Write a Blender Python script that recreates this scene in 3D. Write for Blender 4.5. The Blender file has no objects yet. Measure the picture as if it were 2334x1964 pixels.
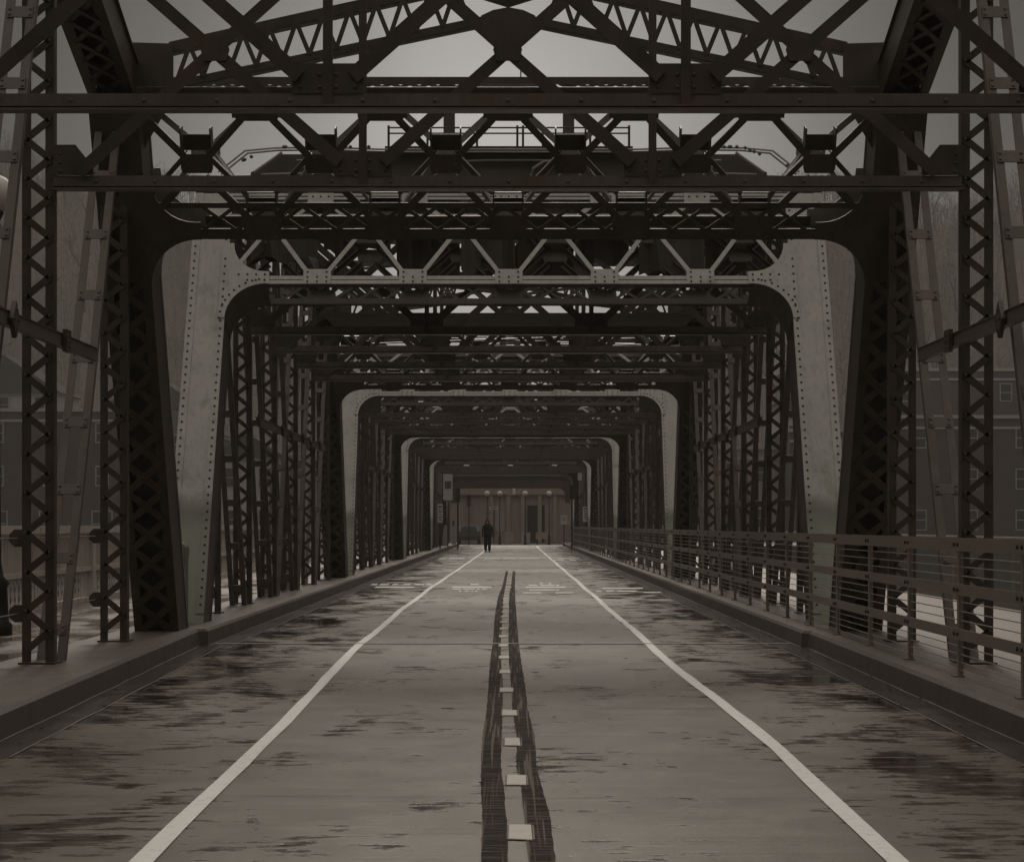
import bpy, math, random
from mathutils import Vector, Matrix
random.seed(7)
R = math.radians
S = bpy.context.scene
COL = S.collection

# ------------------------------------------------------------------ camera
EYE = 1.45
cam_d = bpy.data.cameras.new('camera')
cam = bpy.data.objects.new('camera', cam_d)
COL.objects.link(cam)
cam.location = (0, 0, EYE)
cam.rotation_euler = (R(90), 0, 0)
cam_d.sensor_width = 36
cam_d.lens = 65.27
cam_d.shift_x = 0.001
cam_d.shift_y = 0.0916
cam_d.clip_start = 0.1
cam_d.clip_end = 3000
S.camera = cam

# ------------------------------------------------------------------ light
SUN_EL, SUN_AZ = 33, 0          # soft sun behind cloud, ahead of the camera
W = bpy.data.worlds.new('World')
S.world = W
W.use_nodes = True
wn, wl = W.node_tree.nodes, W.node_tree.links
wn.clear()
def wnode(t, **k):
    n = wn.new(t)
    for a, b in k.items(): setattr(n, a, b)
    return n
def wmath(op, a, b=None, c=None):
    n = wnode('ShaderNodeMath', operation=op)
    for i, v in enumerate((a, b, c)):
        if v is None: continue
        if isinstance(v, (int, float)): n.inputs[i].default_value = v
        else: wl.new(v, n.inputs[i])
    return n.outputs[0]
sky = wnode('ShaderNodeTexSky', sky_type='NISHITA', sun_disc=False, sun_elevation=R(SUN_EL), sun_rotation=R(SUN_AZ))
bw = wnode('ShaderNodeRGBToBW'); wl.new(sky.outputs[0], bw.inputs[0])
tc = wnode('ShaderNodeTexCoord')
sep = wnode('ShaderNodeSeparateXYZ'); wl.new(tc.outputs['Generated'], sep.inputs[0])
# overcast layer: brighter towards the zenith, and a soft glow low ahead where the sun is thinnest behind cloud
GL = Vector((0, math.cos(R(9.5)), math.sin(R(9.5))))
dot = wnode('ShaderNodeVectorMath', operation='DOT_PRODUCT')
wl.new(tc.outputs['Generated'], dot.inputs[0]); dot.inputs[1].default_value = GL
ang = wmath('ARCCOSINE', wmath('MINIMUM', dot.outputs['Value'], 0.99999))
glow = wmath('EXPONENT', wmath('MULTIPLY', wmath('POWER', wmath('DIVIDE', ang, R(8.5)), 2.0), -1.0))
zen = wnode('ShaderNodeMapRange', interpolation_type='SMOOTHSTEP')
wl.new(sep.outputs['Z'], zen.inputs['Value'])
zen.inputs['From Min'].default_value = 0.28; zen.inputs['From Max'].default_value = 0.95
zen.inputs['To Min'].default_value = 0.0; zen.inputs['To Max'].default_value = 1.0
cn = wnode('ShaderNodeTexNoise'); wl.new(tc.outputs['Generated'], cn.inputs['Vector'])
cn.inputs['Scale'].default_value = 8.0; cn.inputs['Detail'].default_value = 5.0
cloud = wmath('ADD', wmath('ADD', wmath('MULTIPLY', glow, 5.6), 0.3), wmath('MULTIPLY', zen.outputs[0], 7.5))
cloud = wmath('MULTIPLY', cloud, wmath('ADD', wmath('MULTIPLY', cn.outputs[0], 0.5), 0.75))
# broad bright patch above the view, added to lay a sheen on the wet road
dot2 = wnode('ShaderNodeVectorMath', operation='DOT_PRODUCT')
wl.new(tc.outputs['Generated'], dot2.inputs[0]); dot2.inputs[1].default_value = (0, math.cos(R(33)), math.sin(R(33)))
ang2 = wmath('ARCCOSINE', wmath('MINIMUM', dot2.outputs['Value'], 0.99999))
patch = wmath('EXPONENT', wmath('MULTIPLY', wmath('POWER', wmath('DIVIDE', ang2, R(8)), 2.0), -1.0))
cloud = wmath('ADD', cloud, wmath('MULTIPLY', patch, 34.0))
tot = wmath('ADD', cloud, wmath('MULTIPLY', bw.outputs[0], 0.02))
tint = wnode('ShaderNodeVectorMath', operation='SCALE')
hi = wnode('ShaderNodeMapRange'); wl.new(sep.outputs['Z'], hi.inputs['Value'])
hi.inputs['From Min'].default_value = 0.26; hi.inputs['From Max'].default_value = 0.5
tm = wnode('ShaderNodeMix', data_type='RGBA'); wl.new(hi.outputs[0], tm.inputs[0])
tm.inputs[6].default_value = (1.0, 0.958, 0.908, 1); tm.inputs[7].default_value = (1.0, 0.915, 0.81, 1)
wl.new(tm.outputs[2], tint.inputs[0])
wl.new(tot, tint.inputs['Scale'])
bg = wnode('ShaderNodeBackground'); bg.inputs['Strength'].default_value = 0.1
wl.new(tint.outputs[0], bg.inputs['Color'])
wo = wnode('ShaderNodeOutputWorld'); wl.new(bg.outputs[0], wo.inputs['Surface'])
sd = bpy.data.lights.new('sun', 'SUN'); sd.energy = 0.8; sd.angle = R(18); sd.color = (1, .9, .78)
sun = bpy.data.objects.new('sun', sd); COL.objects.link(sun)
sdir = Vector((math.sin(R(SUN_AZ))*math.cos(R(SUN_EL)), math.cos(R(SUN_AZ))*math.cos(R(SUN_EL)), math.sin(R(SUN_EL))))
sun.rotation_euler = sdir.to_track_quat('Z', 'Y').to_euler()
vs = S.view_settings
vs.view_transform = 'Standard'; vs.look = 'None'; vs.exposure = 0; vs.gamma = 1; vs.use_curve_mapping = False
S.cycles.max_bounces = 6; S.cycles.diffuse_bounces = 3; S.cycles.glossy_bounces = 4
S.cycles.use_denoising = True

# ------------------------------------------------------------------ materials
class NT:
    def __init__(s, m):
        s.n = m.node_tree.nodes; s.l = m.node_tree.links
    def put(s, inp, v):
        if isinstance(v, bpy.types.NodeSocket): s.l.new(v, inp)
        else: inp.default_value = v
    def node(s, t, ins=None, **k):
        n = s.n.new(t)
        for a, b in k.items(): setattr(n, a, b)
        for a, b in (ins or {}).items(): s.put(n.inputs[a], b)
        return n
    def math(s, op, a, b=0.0, clamp=False):
        n = s.node('ShaderNodeMath', {0: a, 1: b}, operation=op); n.use_clamp = clamp
        return n.outputs[0]
    def noise(s, vec, scale, detail=4, rough=.55, dist=0.0):
        return s.node('ShaderNodeTexNoise', {'Vector': vec, 'Scale': scale, 'Detail': detail, 'Roughness': rough, 'Distortion': dist}).outputs[0]
    def mapping(s, sc, loc=(0, 0, 0), coord='Object'):
        t = s.node('ShaderNodeTexCoord')
        return s.node('ShaderNodeMapping', {'Vector': t.outputs[coord], 'Scale': sc, 'Location': loc}).outputs[0]
    def world(s, sc):
        t = s.node('ShaderNodeNewGeometry')
        return s.node('ShaderNodeMapping', {'Vector': t.outputs['Position'], 'Scale': sc}).outputs[0]
    def ramp(s, f, stops):
        n = s.node('ShaderNodeValToRGB', {'Fac': f})
        e = n.color_ramp.elements
        while len(e) < len(stops): e.new(.5)
        for el, (p, c) in zip(e, stops):
            el.position = p; el.color = (c, c, c, 1) if isinstance(c, (int, float)) else (*c, 1)
        return n.outputs[0]
    def mix(s, f, a, b, mode='MIX'):
        n = s.node('ShaderNodeMix', data_type='RGBA', blend_type=mode)
        s.put(n.inputs[0], f)
        for i, v in ((6, a), (7, b)):
            s.put(n.inputs[i], (*v, 1) if isinstance(v, tuple) and len(v) == 3 else v)
        return n.outputs[2]
    def bump(s, h, st, dist=.02):
        return s.node('ShaderNodeBump', {'Height': h, 'Strength': st, 'Distance': dist}).outputs[0]

def new_mat(name):
    m = bpy.data.materials.new(name); m.use_nodes = True
    return m, NT(m), m.node_tree.nodes['Principled BSDF']

def paint(name, c1, c2, rough=.45, scale=3.0, streak=True, rust=None, bump=.15, wetspec=.5):
    m, t, b = new_mat(name)
    v = t.world((1, 1, 1))
    n1 = t.noise(v, scale, 5, .6)
    col = t.mix(t.ramp(n1, [(.3, 0), (.7, 1)]), c1, c2)
    if streak:
        st = t.noise(t.world((9, 9, .9)), 2.0, 4, .6)
        col = t.mix(t.math('MULTIPLY', t.ramp(st, [(.5, 0), (.75, 1)]), .45), col, tuple(x*.55 for x in c1))
    if rust:
        rn = t.noise(v, 1.3, 6, .7)
        col = t.mix(t.math('MULTIPLY', t.ramp(rn, [(.56, 0), (.7, 1)]), .7), col, rust)
    t.put(b.inputs['Base Color'], col)
    t.put(b.inputs['Roughness'], t.math('ADD', t.math('MULTIPLY', n1, .25), rough-.12))
    b.inputs['Specular IOR Level'].default_value = wetspec
    t.put(b.inputs['Normal'], t.bump(t.noise(v, 40, 3, .6), bump, .004))
    return m

def plain(name, c, rough=.6, scale=6, var=.25, spec=.4, coord='world'):
    m, t, b = new_mat(name)
    n = t.noise(t.world((1, 1, 1)), scale, 4, .6)
    t.put(b.inputs['Base Color'], t.mix(n, tuple(x*(1-var) for x in c), tuple(min(1, x*(1+var)) for x in c)))
    b.inputs['Roughness'].default_value = rough
    b.inputs['Specular IOR Level'].default_value = spec
    return m

M = {}
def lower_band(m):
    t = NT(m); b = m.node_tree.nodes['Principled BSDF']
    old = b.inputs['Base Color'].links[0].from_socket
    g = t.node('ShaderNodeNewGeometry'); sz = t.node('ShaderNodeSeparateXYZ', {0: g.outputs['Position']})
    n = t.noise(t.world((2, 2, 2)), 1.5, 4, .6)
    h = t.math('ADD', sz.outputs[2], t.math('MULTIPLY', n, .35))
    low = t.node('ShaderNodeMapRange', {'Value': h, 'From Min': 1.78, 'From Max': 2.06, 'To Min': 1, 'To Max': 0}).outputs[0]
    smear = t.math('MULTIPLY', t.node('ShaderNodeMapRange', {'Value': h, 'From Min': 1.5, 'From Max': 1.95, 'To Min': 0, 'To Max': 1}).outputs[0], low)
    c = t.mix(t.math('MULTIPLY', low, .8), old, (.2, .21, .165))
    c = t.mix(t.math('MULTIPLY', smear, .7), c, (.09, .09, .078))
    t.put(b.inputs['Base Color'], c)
M['iron'] = paint('iron_paint_shaded', (.042, .031, .02), (.078, .06, .042), .5, rust=(.11, .066, .038))  # dark copy of the one bridge paint, shade put into the colour
M['pale'] = paint('grey_green_paint_lit', (.385, .375, .352), (.48, .47, .445), .5, scale=1.6, rust=(.2, .205, .16), bump=.1)  # same bridge paint on sky-facing plates, their light put into the colour
for k_ in ('iron',):
    b_ = M[k_].node_tree.nodes['Principled BSDF']; b_.inputs['Coat Weight'].default_value = .08; b_.inputs['Coat Roughness'].default_value = .35
M['strut'] = paint('brown_grey_strut_tone', (.1, .083, .064), (.155, .132, .106), .45, rust=(.12, .075, .045))  # lighter brown-grey tone for struts, diagonals and mid rails
M['rivet'] = plain('dark_rivet', (.02, .016, .012), .5)
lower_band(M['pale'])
M['rail'] = paint('brown_rail_paint', (.19, .162, .132), (.25, .217, .18), .4, streak=False)
M['wire'] = plain('galvanised_wire', (.35, .33, .31), .3)

def road_mat():
    m, t, b = new_mat('wet_roadway')
    v = t.world((1, 1, 1))
    vx = t.world((.75, .42, 1))                 # blotches: wider across the deck
    base = t.noise(v, 2.2, 6, .65)
    fine = t.noise(v, 55, 3, .7)
    pud = t.noise(vx, 1.7, 7, .6, .7)
    pud2 = t.noise(t.world((.6, 1.9, 1)), 4.6, 5, .62, .3)
    geo = t.node('ShaderNodeNewGeometry')
    sx = t.node('ShaderNodeSeparateXYZ', {0: geo.outputs['Position']})
    ax = t.math('ABSOLUTE', sx.outputs[0])
    edge = t.node('ShaderNodeMapRange', {'Value': ax, 'From Min': 1.4, 'From Max': 3.3, 'To Min': 0, 'To Max': 1}).outputs[0]
    pf = t.math('ADD', t.math('ADD', t.math('MULTIPLY', pud, .55), t.math('MULTIPLY', pud2, .45)), t.math('SUBTRACT', t.math('MULTIPLY', edge, .12), .012))
    wet = t.ramp(pf, [(.545, 0), (.64, 1)])    # standing water
    col = t.mix(base, (.11, .087, .062), (.165, .134, .102))
    col = t.mix(t.ramp(fine, [(.4, 0), (.62, .5)]), col, (.08, .067, .053))
    gro = t.node('ShaderNodeTexNoise', {'Vector': t.world((.35, 26, 1)), 'Scale': 1.6, 'Detail': 3}).outputs[0]
    col = t.mix(t.math('MULTIPLY', t.ramp(gro, [(.5, 0), (.7, 1)]), .6), col, (.055, .045, .035))
    col = t.mix(t.math('MULTIPLY', wet, .88), col, (.022, .018, .014))
    t.put(b.inputs['Base Color'], col)
    damp = t.math('ADD', t.math('MULTIPLY', base, .16), .235)
    rough = t.node('ShaderNodeMix', {0: wet, 2: damp, 3: .03}, data_type='FLOAT').outputs[0]
    t.put(b.inputs['Roughness'], rough)
    b.inputs['IOR'].default_value = 1.4
    b.inputs['Specular IOR Level'].default_value = .9
    hh = t.math('ADD', t.math('MULTIPLY', fine, .6), gro)
    hh = t.math('MULTIPLY', hh, t.math('SUBTRACT', 1.0, t.math('MULTIPLY', wet, .96)))
    t.put(b.inputs['Normal'], t.bump(hh, .25, .01))
    return m
M['road'] = road_mat()

def marking_mat(name, c, wear=.25, dark=(.09, .08, .07), lines=False):
    m, t, b = new_mat(name)
    v = t.world((1, 1, 1))
    n = t.noise(v, 14, 5, .65)
    w = t.ramp(n, [(.52, 0), (.72, 1)])
    if lines:
        g = t.ramp(t.noise(t.world((1.5, 26, 1)), 1.4, 4, .7), [(.5, 0), (.66, 1)])
        g2 = t.ramp(t.noise(t.world((46, .5, 1)), 1.0, 2, .5), [(.54, 0), (.62, 1)])
        w = t.math('MAXIMUM', t.math('MULTIPLY', g, .75), t.math('MULTIPLY', g2, .8))
    t.put(b.inputs['Base Color'], t.mix(t.math('MULTIPLY', w, wear), c, dark))
    t.put(b.inputs['Roughness'], t.math('ADD', t.math('MULTIPLY', n, .2), .75 if lines else .35))
    b.inputs['Specular IOR Level'].default_value = .12 if lines else .5
    t.put(b.inputs['Normal'], t.bump(n, .2, .006))
    return m
M['white'] = marking_mat('white_road_paint', (.86, .85, .83), .4, (.25, .22, .2))
M['lett'] = marking_mat('worn_white_lettering', (.92, .91, .88), .15)
M['cline'] = marking_mat('worn_dark_centre_line', (.022, .017, .012), .95, (.22, .19, .16), True)
M['plate'] = marking_mat('pale_marker', (.5, .46, .41), .15)
M['joint'] = plain('joint_seal', (.02, .018, .015), .5)

def concrete(name, c1, c2, rough=.4, s=4):
    m, t, b = new_mat(name)
    v = t.world((1, 1, 1))
    n = t.noise(v, s, 6, .65)
    f = t.noise(v, 60, 3, .7)
    st = t.noise(t.world((3, 3, .5)), 1.5, 4, .6)
    col = t.mix(n, c1, c2)
    col = t.mix(t.math('MULTIPLY', t.ramp(st, [(.5, 0), (.75, 1)]), .5), col, tuple(x*.55 for x in c1))
    t.put(b.inputs['Base Color'], col)
    t.put(b.inputs['Roughness'], t.math('ADD', t.math('MULTIPLY', n, .35), rough-.15))
    t.put(b.inputs['Normal'], t.bump(t.math('ADD', f, n), .25, .01))
    return m
M['kerb'] = concrete('damp_kerb_concrete', (.085, .07, .056), (.125, .105, .085), .4)
M['slab'] = concrete('damp_slab_concrete', (.17, .148, .122), (.24, .212, .178), .42)
M['parapet'] = concrete('stained_pale_concrete', (.56, .53, .485), (.7, .67, .62), .6, 2)
M['steelgirder'] = paint('deck_girder_paint', (.03, .026, .02), (.045, .04, .03))

def brickpave():
    m, t, b = new_mat('wet_brick_paving')
    v = t.world((1, 1, 1))
    br = t.node('ShaderNodeTexBrick', {'Vector': v, 'Color1': (.15, .125, .104, 1), 'Color2': (.22, .19, .16, 1), 'Mortar': (.04, .034, .028, 1),
        'Scale': 1.0, 'Mortar Size': .006, 'Brick Width': .21, 'Row Height': .105})
    n = t.noise(t.world((1, .4, 1)), 1.2, 5, .6)
    t.put(b.inputs['Base Color'], t.mix(t.math('MULTIPLY', n, .5), br.outputs[0], (.06, .05, .042)))
    t.put(b.inputs['Roughness'], t.ramp(n, [(.42, .12), (.62, .45)]))
    t.put(b.inputs['Normal'], t.bump(br.outputs['Fac'], -.3, .01))
    return m
M['brickpave'] = brickpave()

def brickwall(name, a, bcol, mortar, sc=1.0):
    m, t, b = new_mat(name)
    tcn = t.node('ShaderNodeTexCoord')
    sp = t.node('ShaderNodeSeparateXYZ', {0: tcn.outputs['Object']})
    cb = t.node('ShaderNodeCombineXYZ', {0: t.math('ADD', sp.outputs[0], sp.outputs[1]), 1: sp.outputs[2]}).outputs[0]
    br = t.node('ShaderNodeTexBrick', {'Vector': cb, 'Color1': (*a, 1), 'Color2': (*bcol, 1), 'Mortar': (*mortar, 1), 'Scale': sc,
        'Mortar Size': .012, 'Brick Width': .44, 'Row Height': .15})
    n = t.noise(t.world((.3, .3, .12)), 1.5, 5, .6)
    t.put(b.inputs['Base Color'], t.mix(t.math('MULTIPLY', t.ramp(n, [(.35, 0), (.7, 1)]), .6), br.outputs[0], tuple(x*.6 for x in a)))
    b.inputs['Roughness'].default_value = .85
    return m
M['brick1'] = brickwall('brown_brick', (.058, .043, .035), (.078, .06, .05), (.08, .068, .058))
M['brick2'] = brickwall('grey_brown_brick', (.072, .058, .049), (.09, .074, .063), (.09, .078, .068))
M['render'] = concrete('brown_render', (.26, .215, .185), (.34, .285, .25), .9, 1)
M['cream'] = concrete('cream_siding', (.38, .36, .33), (.46, .44, .4), .8, 1)
M['slate'] = plain('slate_roof', (.06, .055, .05), .95, 3, .25, .05)
M['glass'] = plain('dark_window_glass', (.03, .03, .032), .12, 1, .2, .6)
M['frame'] = plain('pale_window_frame', (.3, .28, .255), .6)
M['coping'] = plain('pale_coping', (.36, .34, .315), .6)
M['black'] = plain('black_cast_iron', (.018, .015, .013), .4)
M['globe'] = plain('white_glass_globe', (.62, .59, .55), .55, 3, .03, .2)
M['carglass'] = plain('car_glass', (.03, .03, .03), .5, 1, .2, .15)
M['sign'] = plain('white_sign_sheet', (.62, .6, .57), .45, 5, .06)
M['ink'] = plain('black_sign_ink', (.02, .018, .016), .5)
M['dgrey'] = plain('dark_grey_sheet', (.12, .11, .1), .5)
M['plank'] = plain('weathered_plank', (.085, .075, .064), .8, 4, .35)
M['dgrey2'] = plain('dark_canvas', (.1, .086, .07), .7, 2.5, .4)
M['cloth'] = plain('black_cloth', (.012, .011, .011), .85, 20, .3, .2)
M['skin'] = plain('skin', (.3, .2, .15), .6)
M['shoe'] = plain('shoe', (.02, .018, .016), .5)
M['sole'] = plain('shoe_sole', (.6, .58, .55), .6)
M['cabinet'] = paint('cabinet_paint', (.15, .145, .125), (.19, .18, .16), .5)
M['bark'] = plain('wet_bark', (.045, .038, .033), .9, 8, .3)
M['water'] = None
def water():
    m, t, b = new_mat('river_water')
    b.inputs['Base Color'].default_value = (.03, .03, .028, 1)
    b.inputs['Roughness'].default_value = .12
    b.inputs['IOR'].default_value = 1.33
    n = t.noise(t.world((.5, 1.4, 1)), .9, 4, .6)
    t.put(b.inputs['Normal'], t.bump(n, .35, .12))
    return m
M['water'] = water()
def hillmat():
    m, t, b = new_mat('wooded_hillside')
    v = t.world((1, 1, 1))
    a = t.noise(v, .06, 8, .75)
    c = t.noise(t.world((1, 1, .25)), .5, 6, .7)
    f = t.math('ADD', t.math('MULTIPLY', a, .5), t.math('MULTIPLY', c, .5))
    t.put(b.inputs['Base Color'], t.ramp(f, [(.35, (.075, .066, .057)), (.5, (.1, .088, .077)), (.66, (.13, .115, .1))]))
    b.inputs['Roughness'].default_value = 1; b.inputs['Specular IOR Level'].default_value = 0
    return m
M['hill'] = hillmat()
M['ground'] = concrete('street_asphalt', (.07, .063, .056), (.1, .09, .08), .5, 2)
M['twig'] = plain('bare_twigs', (.15, .132, .117), 1, 3, .25, 0)
M['carpaint'] = plain('dark_car_paint', (.05, .048, .046), .25, 3, .1, .6)
M['tyre'] = plain('tyre_rubber', (.015, .014, .013), .8)

# ------------------------------------------------------------------ mesh helper
class MB:
    def __init__(s): s.v = []; s.f = []; s.m = []
    def add(s, vs, fs, mi=0):
        o = len(s.v); s.v += [tuple(p) for p in vs]
        s.f += [tuple(i+o for i in f) for f in fs]; s.m += [mi]*len(fs)
    def hexa(s, c, mi=0):       # 8 corners: bottom ring 0-3, top ring 4-7
        s.add(c, [(3, 2, 1, 0), (4, 5, 6, 7), (0, 1, 5, 4), (1, 2, 6, 5), (2, 3, 7, 6), (3, 0, 4, 7)], mi)
    def box(s, x0, x1, y0, y1, z0, z1, mi=0):
        s.hexa([(x0, y0, z0), (x1, y0, z0), (x1, y1, z0), (x0, y1, z0), (x0, y0, z1), (x1, y0, z1), (x1, y1, z1), (x0, y1, z1)], mi)
    def bar(s, a, b, w, t, side=(1, 0, 0), mi=0):   # box from a to b, w along side, t along the third axis
        a, b = Vector(a), Vector(b)
        d = (b-a).normalized(); sd = Vector(side)
        sd = (sd - d*sd.dot(d)).normalized(); up = d.cross(sd)
        sd *= w/2; up *= t/2
        s.hexa([a-sd-up, a+sd-up, a+sd+up, a-sd+up, b-sd-up, b+sd-up, b+sd+up, b-sd+up], mi)
    def tube(s, pts, rads, n=6, mi=0, cap=True):
        pts = [Vector(p) for p in pts]
        if isinstance(rads, (int, float)): rads = [rads]*len(pts)
        vs = []
        for i, p in enumerate(pts):
            d = (pts[min(i+1, len(pts)-1)] - pts[max(i-1, 0)]).normalized()
            ref = Vector((0, 0, 1)) if abs(d.z) < .9 else Vector((1, 0, 0))
            u = d.cross(ref).normalized(); w = d.cross(u)
            for k in range(n):
                a = 2*math.pi*k/n
                vs.append(p + (u*math.cos(a) + w*math.sin(a))*rads[i])
        fs = []
        for i in range(len(pts)-1):
            for k in range(n):
                k2 = (k+1) % n
                fs.append((i*n+k, i*n+k2, (i+1)*n+k2, (i+1)*n+k))
        if cap:
            fs.append(tuple(range(n-1, -1, -1))); fs.append(tuple(range((len(pts)-1)*n, len(pts)*n)))
        s.add(vs, fs, mi)
    def lathe(s, prof, c=(0, 0, 0), n=16, mi=0):    # prof: (r, z)
        vs = []; fs = []
        for r, z in prof:
            for k in range(n):
                a = 2*math.pi*k/n
                vs.append((c[0]+r*math.cos(a), c[1]+r*math.sin(a), c[2]+z))
        for i in range(len(prof)-1):
            for k in range(n):
                k2 = (k+1) % n
                fs.append((i*n+k, i*n+k2, (i+1)*n+k2, (i+1)*n+k))
        fs.append(tuple(range(n-1, -1, -1))); fs.append(tuple(range((len(prof)-1)*n, len(prof)*n)))
        s.add(vs, fs, mi)
    def prism(s, poly, mapf, d0, d1, mi=0):         # 2D outline pushed from depth d0 to d1 through mapf(a, b, depth)
        n = len(poly)
        vs = [mapf(a, b, d0) for a, b in poly] + [mapf(a, b, d1) for a, b in poly]
        fs = [tuple(range(n-1, -1, -1)), tuple(range(n, 2*n))] + [(i, (i+1) % n, n+(i+1) % n, n+i) for i in range(n)]
        s.add(vs, fs, mi)
    def rivet(s, p, nrm, r=.018, h=.013, mi=1):
        p = Vector(p); nrm = Vector(nrm).normalized()
        ref = Vector((1, 0, 0)) if abs(nrm.x) < .9 else Vector((0, 0, 1))
        u = nrm.cross(ref).normalized(); w = nrm.cross(u)
        vs = []
        for rr, hh in ((r, 0), (r*.8, h*.7)):
            for k in range(6):
                a = math.pi/3*k
                vs.append(p + (u*math.cos(a)+w*math.sin(a))*rr + nrm*hh)
        vs.append(p+nrm*h)
        fs = [(k, (k+1) % 6, 6+(k+1) % 6, 6+k) for k in range(6)] + [(6+k, 6+(k+1) % 6, 12) for k in range(6)]
        s.add(vs, fs, mi)
    def mesh(s, name, mats, smooth=False):
        me = bpy.data.meshes.new(name)
        me.from_pydata(s.v, [], s.f)
        for m in (mats if isinstance(mats, (list, tuple)) else [mats]): me.materials.append(M[m] if isinstance(m, str) else m)
        me.polygons.foreach_set('material_index', s.m)
        if smooth: me.polygons.foreach_set('use_smooth', [True]*len(s.f))
        me.update()
        import bmesh
        bm = bmesh.new(); bm.from_mesh(me); bmesh.ops.recalc_face_normals(bm, faces=bm.faces); bm.to_mesh(me); bm.free()
        return me
    def obj(s, name, mats, parent=None, smooth=False):
        return link(name, s.mesh(name, mats, smooth), parent)

def link(name, me, parent=None, loc=None):
    o = bpy.data.objects.new(name, me); COL.objects.link(o)
    if parent is not None: o.parent = parent
    if loc is not None: o.location = loc
    return o
def tag(o, label=None, cat=None, group=None, kind=None):
    if label: o['label'] = label
    if cat: o['category'] = cat
    if group: o['group'] = group
    if kind: o['kind'] = kind
    return o
def thing(name, label, cat, loc=(0, 0, 0), rz=0, group=None):
    o = link(name, None); o.location = loc; o.rotation_euler = (0, 0, rz)
    return tag(o, label, cat, group)
def tree_copy(o, parent, **k):
    c = o.copy(); COL.objects.link(c); c.parent = parent
    for a, b in k.items(): setattr(c, a, b)
    for ch in o.children: tree_copy(ch, c)
    return c
def structure(o): o['kind'] = 'structure'; return o

# ------------------------------------------------------------------ road and deck
XC = -0.03
CURB = 0.2
ROAD_END = 129.0
def ribbon(name, mat, left, right, z, mb=None):     # strip between two polylines of (y, x)
    m = MB()
    ys = sorted({y for y, _ in left} | {y for y, _ in right})
    def at(pl, y):
        for (a, xa), (b, xb) in zip(pl, pl[1:]):
            if a <= y <= b: return xa+(xb-xa)*(y-a)/(b-a)
        return pl[0][1] if y < pl[0][0] else pl[-1][1]
    vs = []
    for y in ys: vs += [(at(left, y), y, z), (at(right, y), y, z)]
    m.add(vs, [(2*i, 2*i+1, 2*i+3, 2*i+2) for i in range(len(ys)-1)])
    return m.obj(name, mat)
LF = [(2, -3.26), (12.4, -3.42), (22.3, -3.74), (22.36, -3.64), (45, -3.62), (ROAD_END, -3.6)]   # kerb faces
RF = [(2, 3.3), (12.3, 3.39), (21.9, 3.5), (21.96, 3.43), (45, 3.46), (ROAD_END, 3.58)]
m = MB()
m.add([(-3.9, -6, 0), (3.9, -6, 0), (3.9, ROAD_END, 0), (-3.9, ROAD_END, 0)], [(0, 1, 2, 3)])
structure(m.obj('roadway', 'road'))
# gutter strips, a darker band beside each kerb
M['gutter'] = concrete('wet_gutter', (.05, .042, .034), (.075, .064, .054), .18, 3)
structure(ribbon('gutter_strip', 'gutter', [(y, x) for y, x in LF], [(y, x+.27+.03*math.sin(y)) for y, x in [(y0, LF[0][1]+(LF[1][1]-LF[0][1])*(y0-2)/10.4) for y0 in (2, 5, 8, 10)] + LF[1:]], .004))
structure(ribbon('gutter_strip', 'gutter', [(y, x-.3-.03*math.sin(y*.9)) for y, x in RF], [(y, x) for y, x in RF], .004))
M['seam'] = concrete('lime_stained_seam', (.2, .18, .155), (.32, .29, .255), .5, 9)
def seam(pl, off, w):
    return structure(ribbon('gutter_seam', 'seam', [(y, x+off-w/2) for y, x in pl], [(y, x+off+w/2) for y, x in pl], .0062))
GL_ = [(y, x) for y, x in LF]; GR_ = [(y, x) for y, x in RF]
def dense(pl):
    out = []
    for (a, xa), (b, xb) in zip(pl, pl[1:]):
        n_ = max(1, int((b-a)/.7))
        for i in range(n_): out.append((a+(b-a)*i/n_, xa+(xb-xa)*i/n_+random.uniform(-.008, .008)))
    return out+[pl[-1]]
seam(dense([(y, x+.012) for y, x in LF]), 0, .012); seam(dense([(y, x-.012) for y, x in RF]), 0, .012)
seam(dense([(y, x+.285+.03*math.sin(y)) for y, x in LF]), 0, .01); seam(dense([(y, x-.315-.03*math.sin(y*.9)) for y, x in RF]), 0, .01)
def kerb(name, face, sgn, outer):
    m = MB()
    prev = None
    for (y, x) in face:
        ring = [(x, y, -.02), (x+sgn*.012, y, CURB-.03), (x+sgn*.045, y, CURB), (outer, y, CURB+.0), (outer, y, -.02)]
        if prev: 
            vs = prev+ring
            m.add(vs, [(i, i+1, i+6, i+5) for i in range(4)])
        prev = ring
    o = m.obj(name, 'kerb'); structure(o)
    return o
kerb('kerb', LF, -1, -4.62+XC)
kerb('kerb', RF, 1, 4.62+XC)
m = MB()
for i in range(20):
    y = 5.2+i*6.1
    for pl, sg in ((LF, -1), (RF, 1)):
        for (a, xa), (b, xb) in zip(pl, pl[1:]):
            if a <= y <= b:
                x = xa+(xb-xa)*(y-a)/(b-a)
                m.add([(x-sg*.003, y, .01), (x-sg*.003, y+.014, .01), (x+sg*.009, y+.014, CURB-.03), (x+sg*.009, y, CURB-.03)], [(0, 1, 2, 3)])
                m.add([(x+sg*.045, y, CURB+.003), (x+sg*.9, y, CURB+.003), (x+sg*.9, y+.014, CURB+.003), (x+sg*.045, y+.014, CURB+.003)], [(0, 1, 2, 3)])
structure(m.obj('kerb_joint', 'joint'))
rj = random.Random(9)
m = MB()
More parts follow.
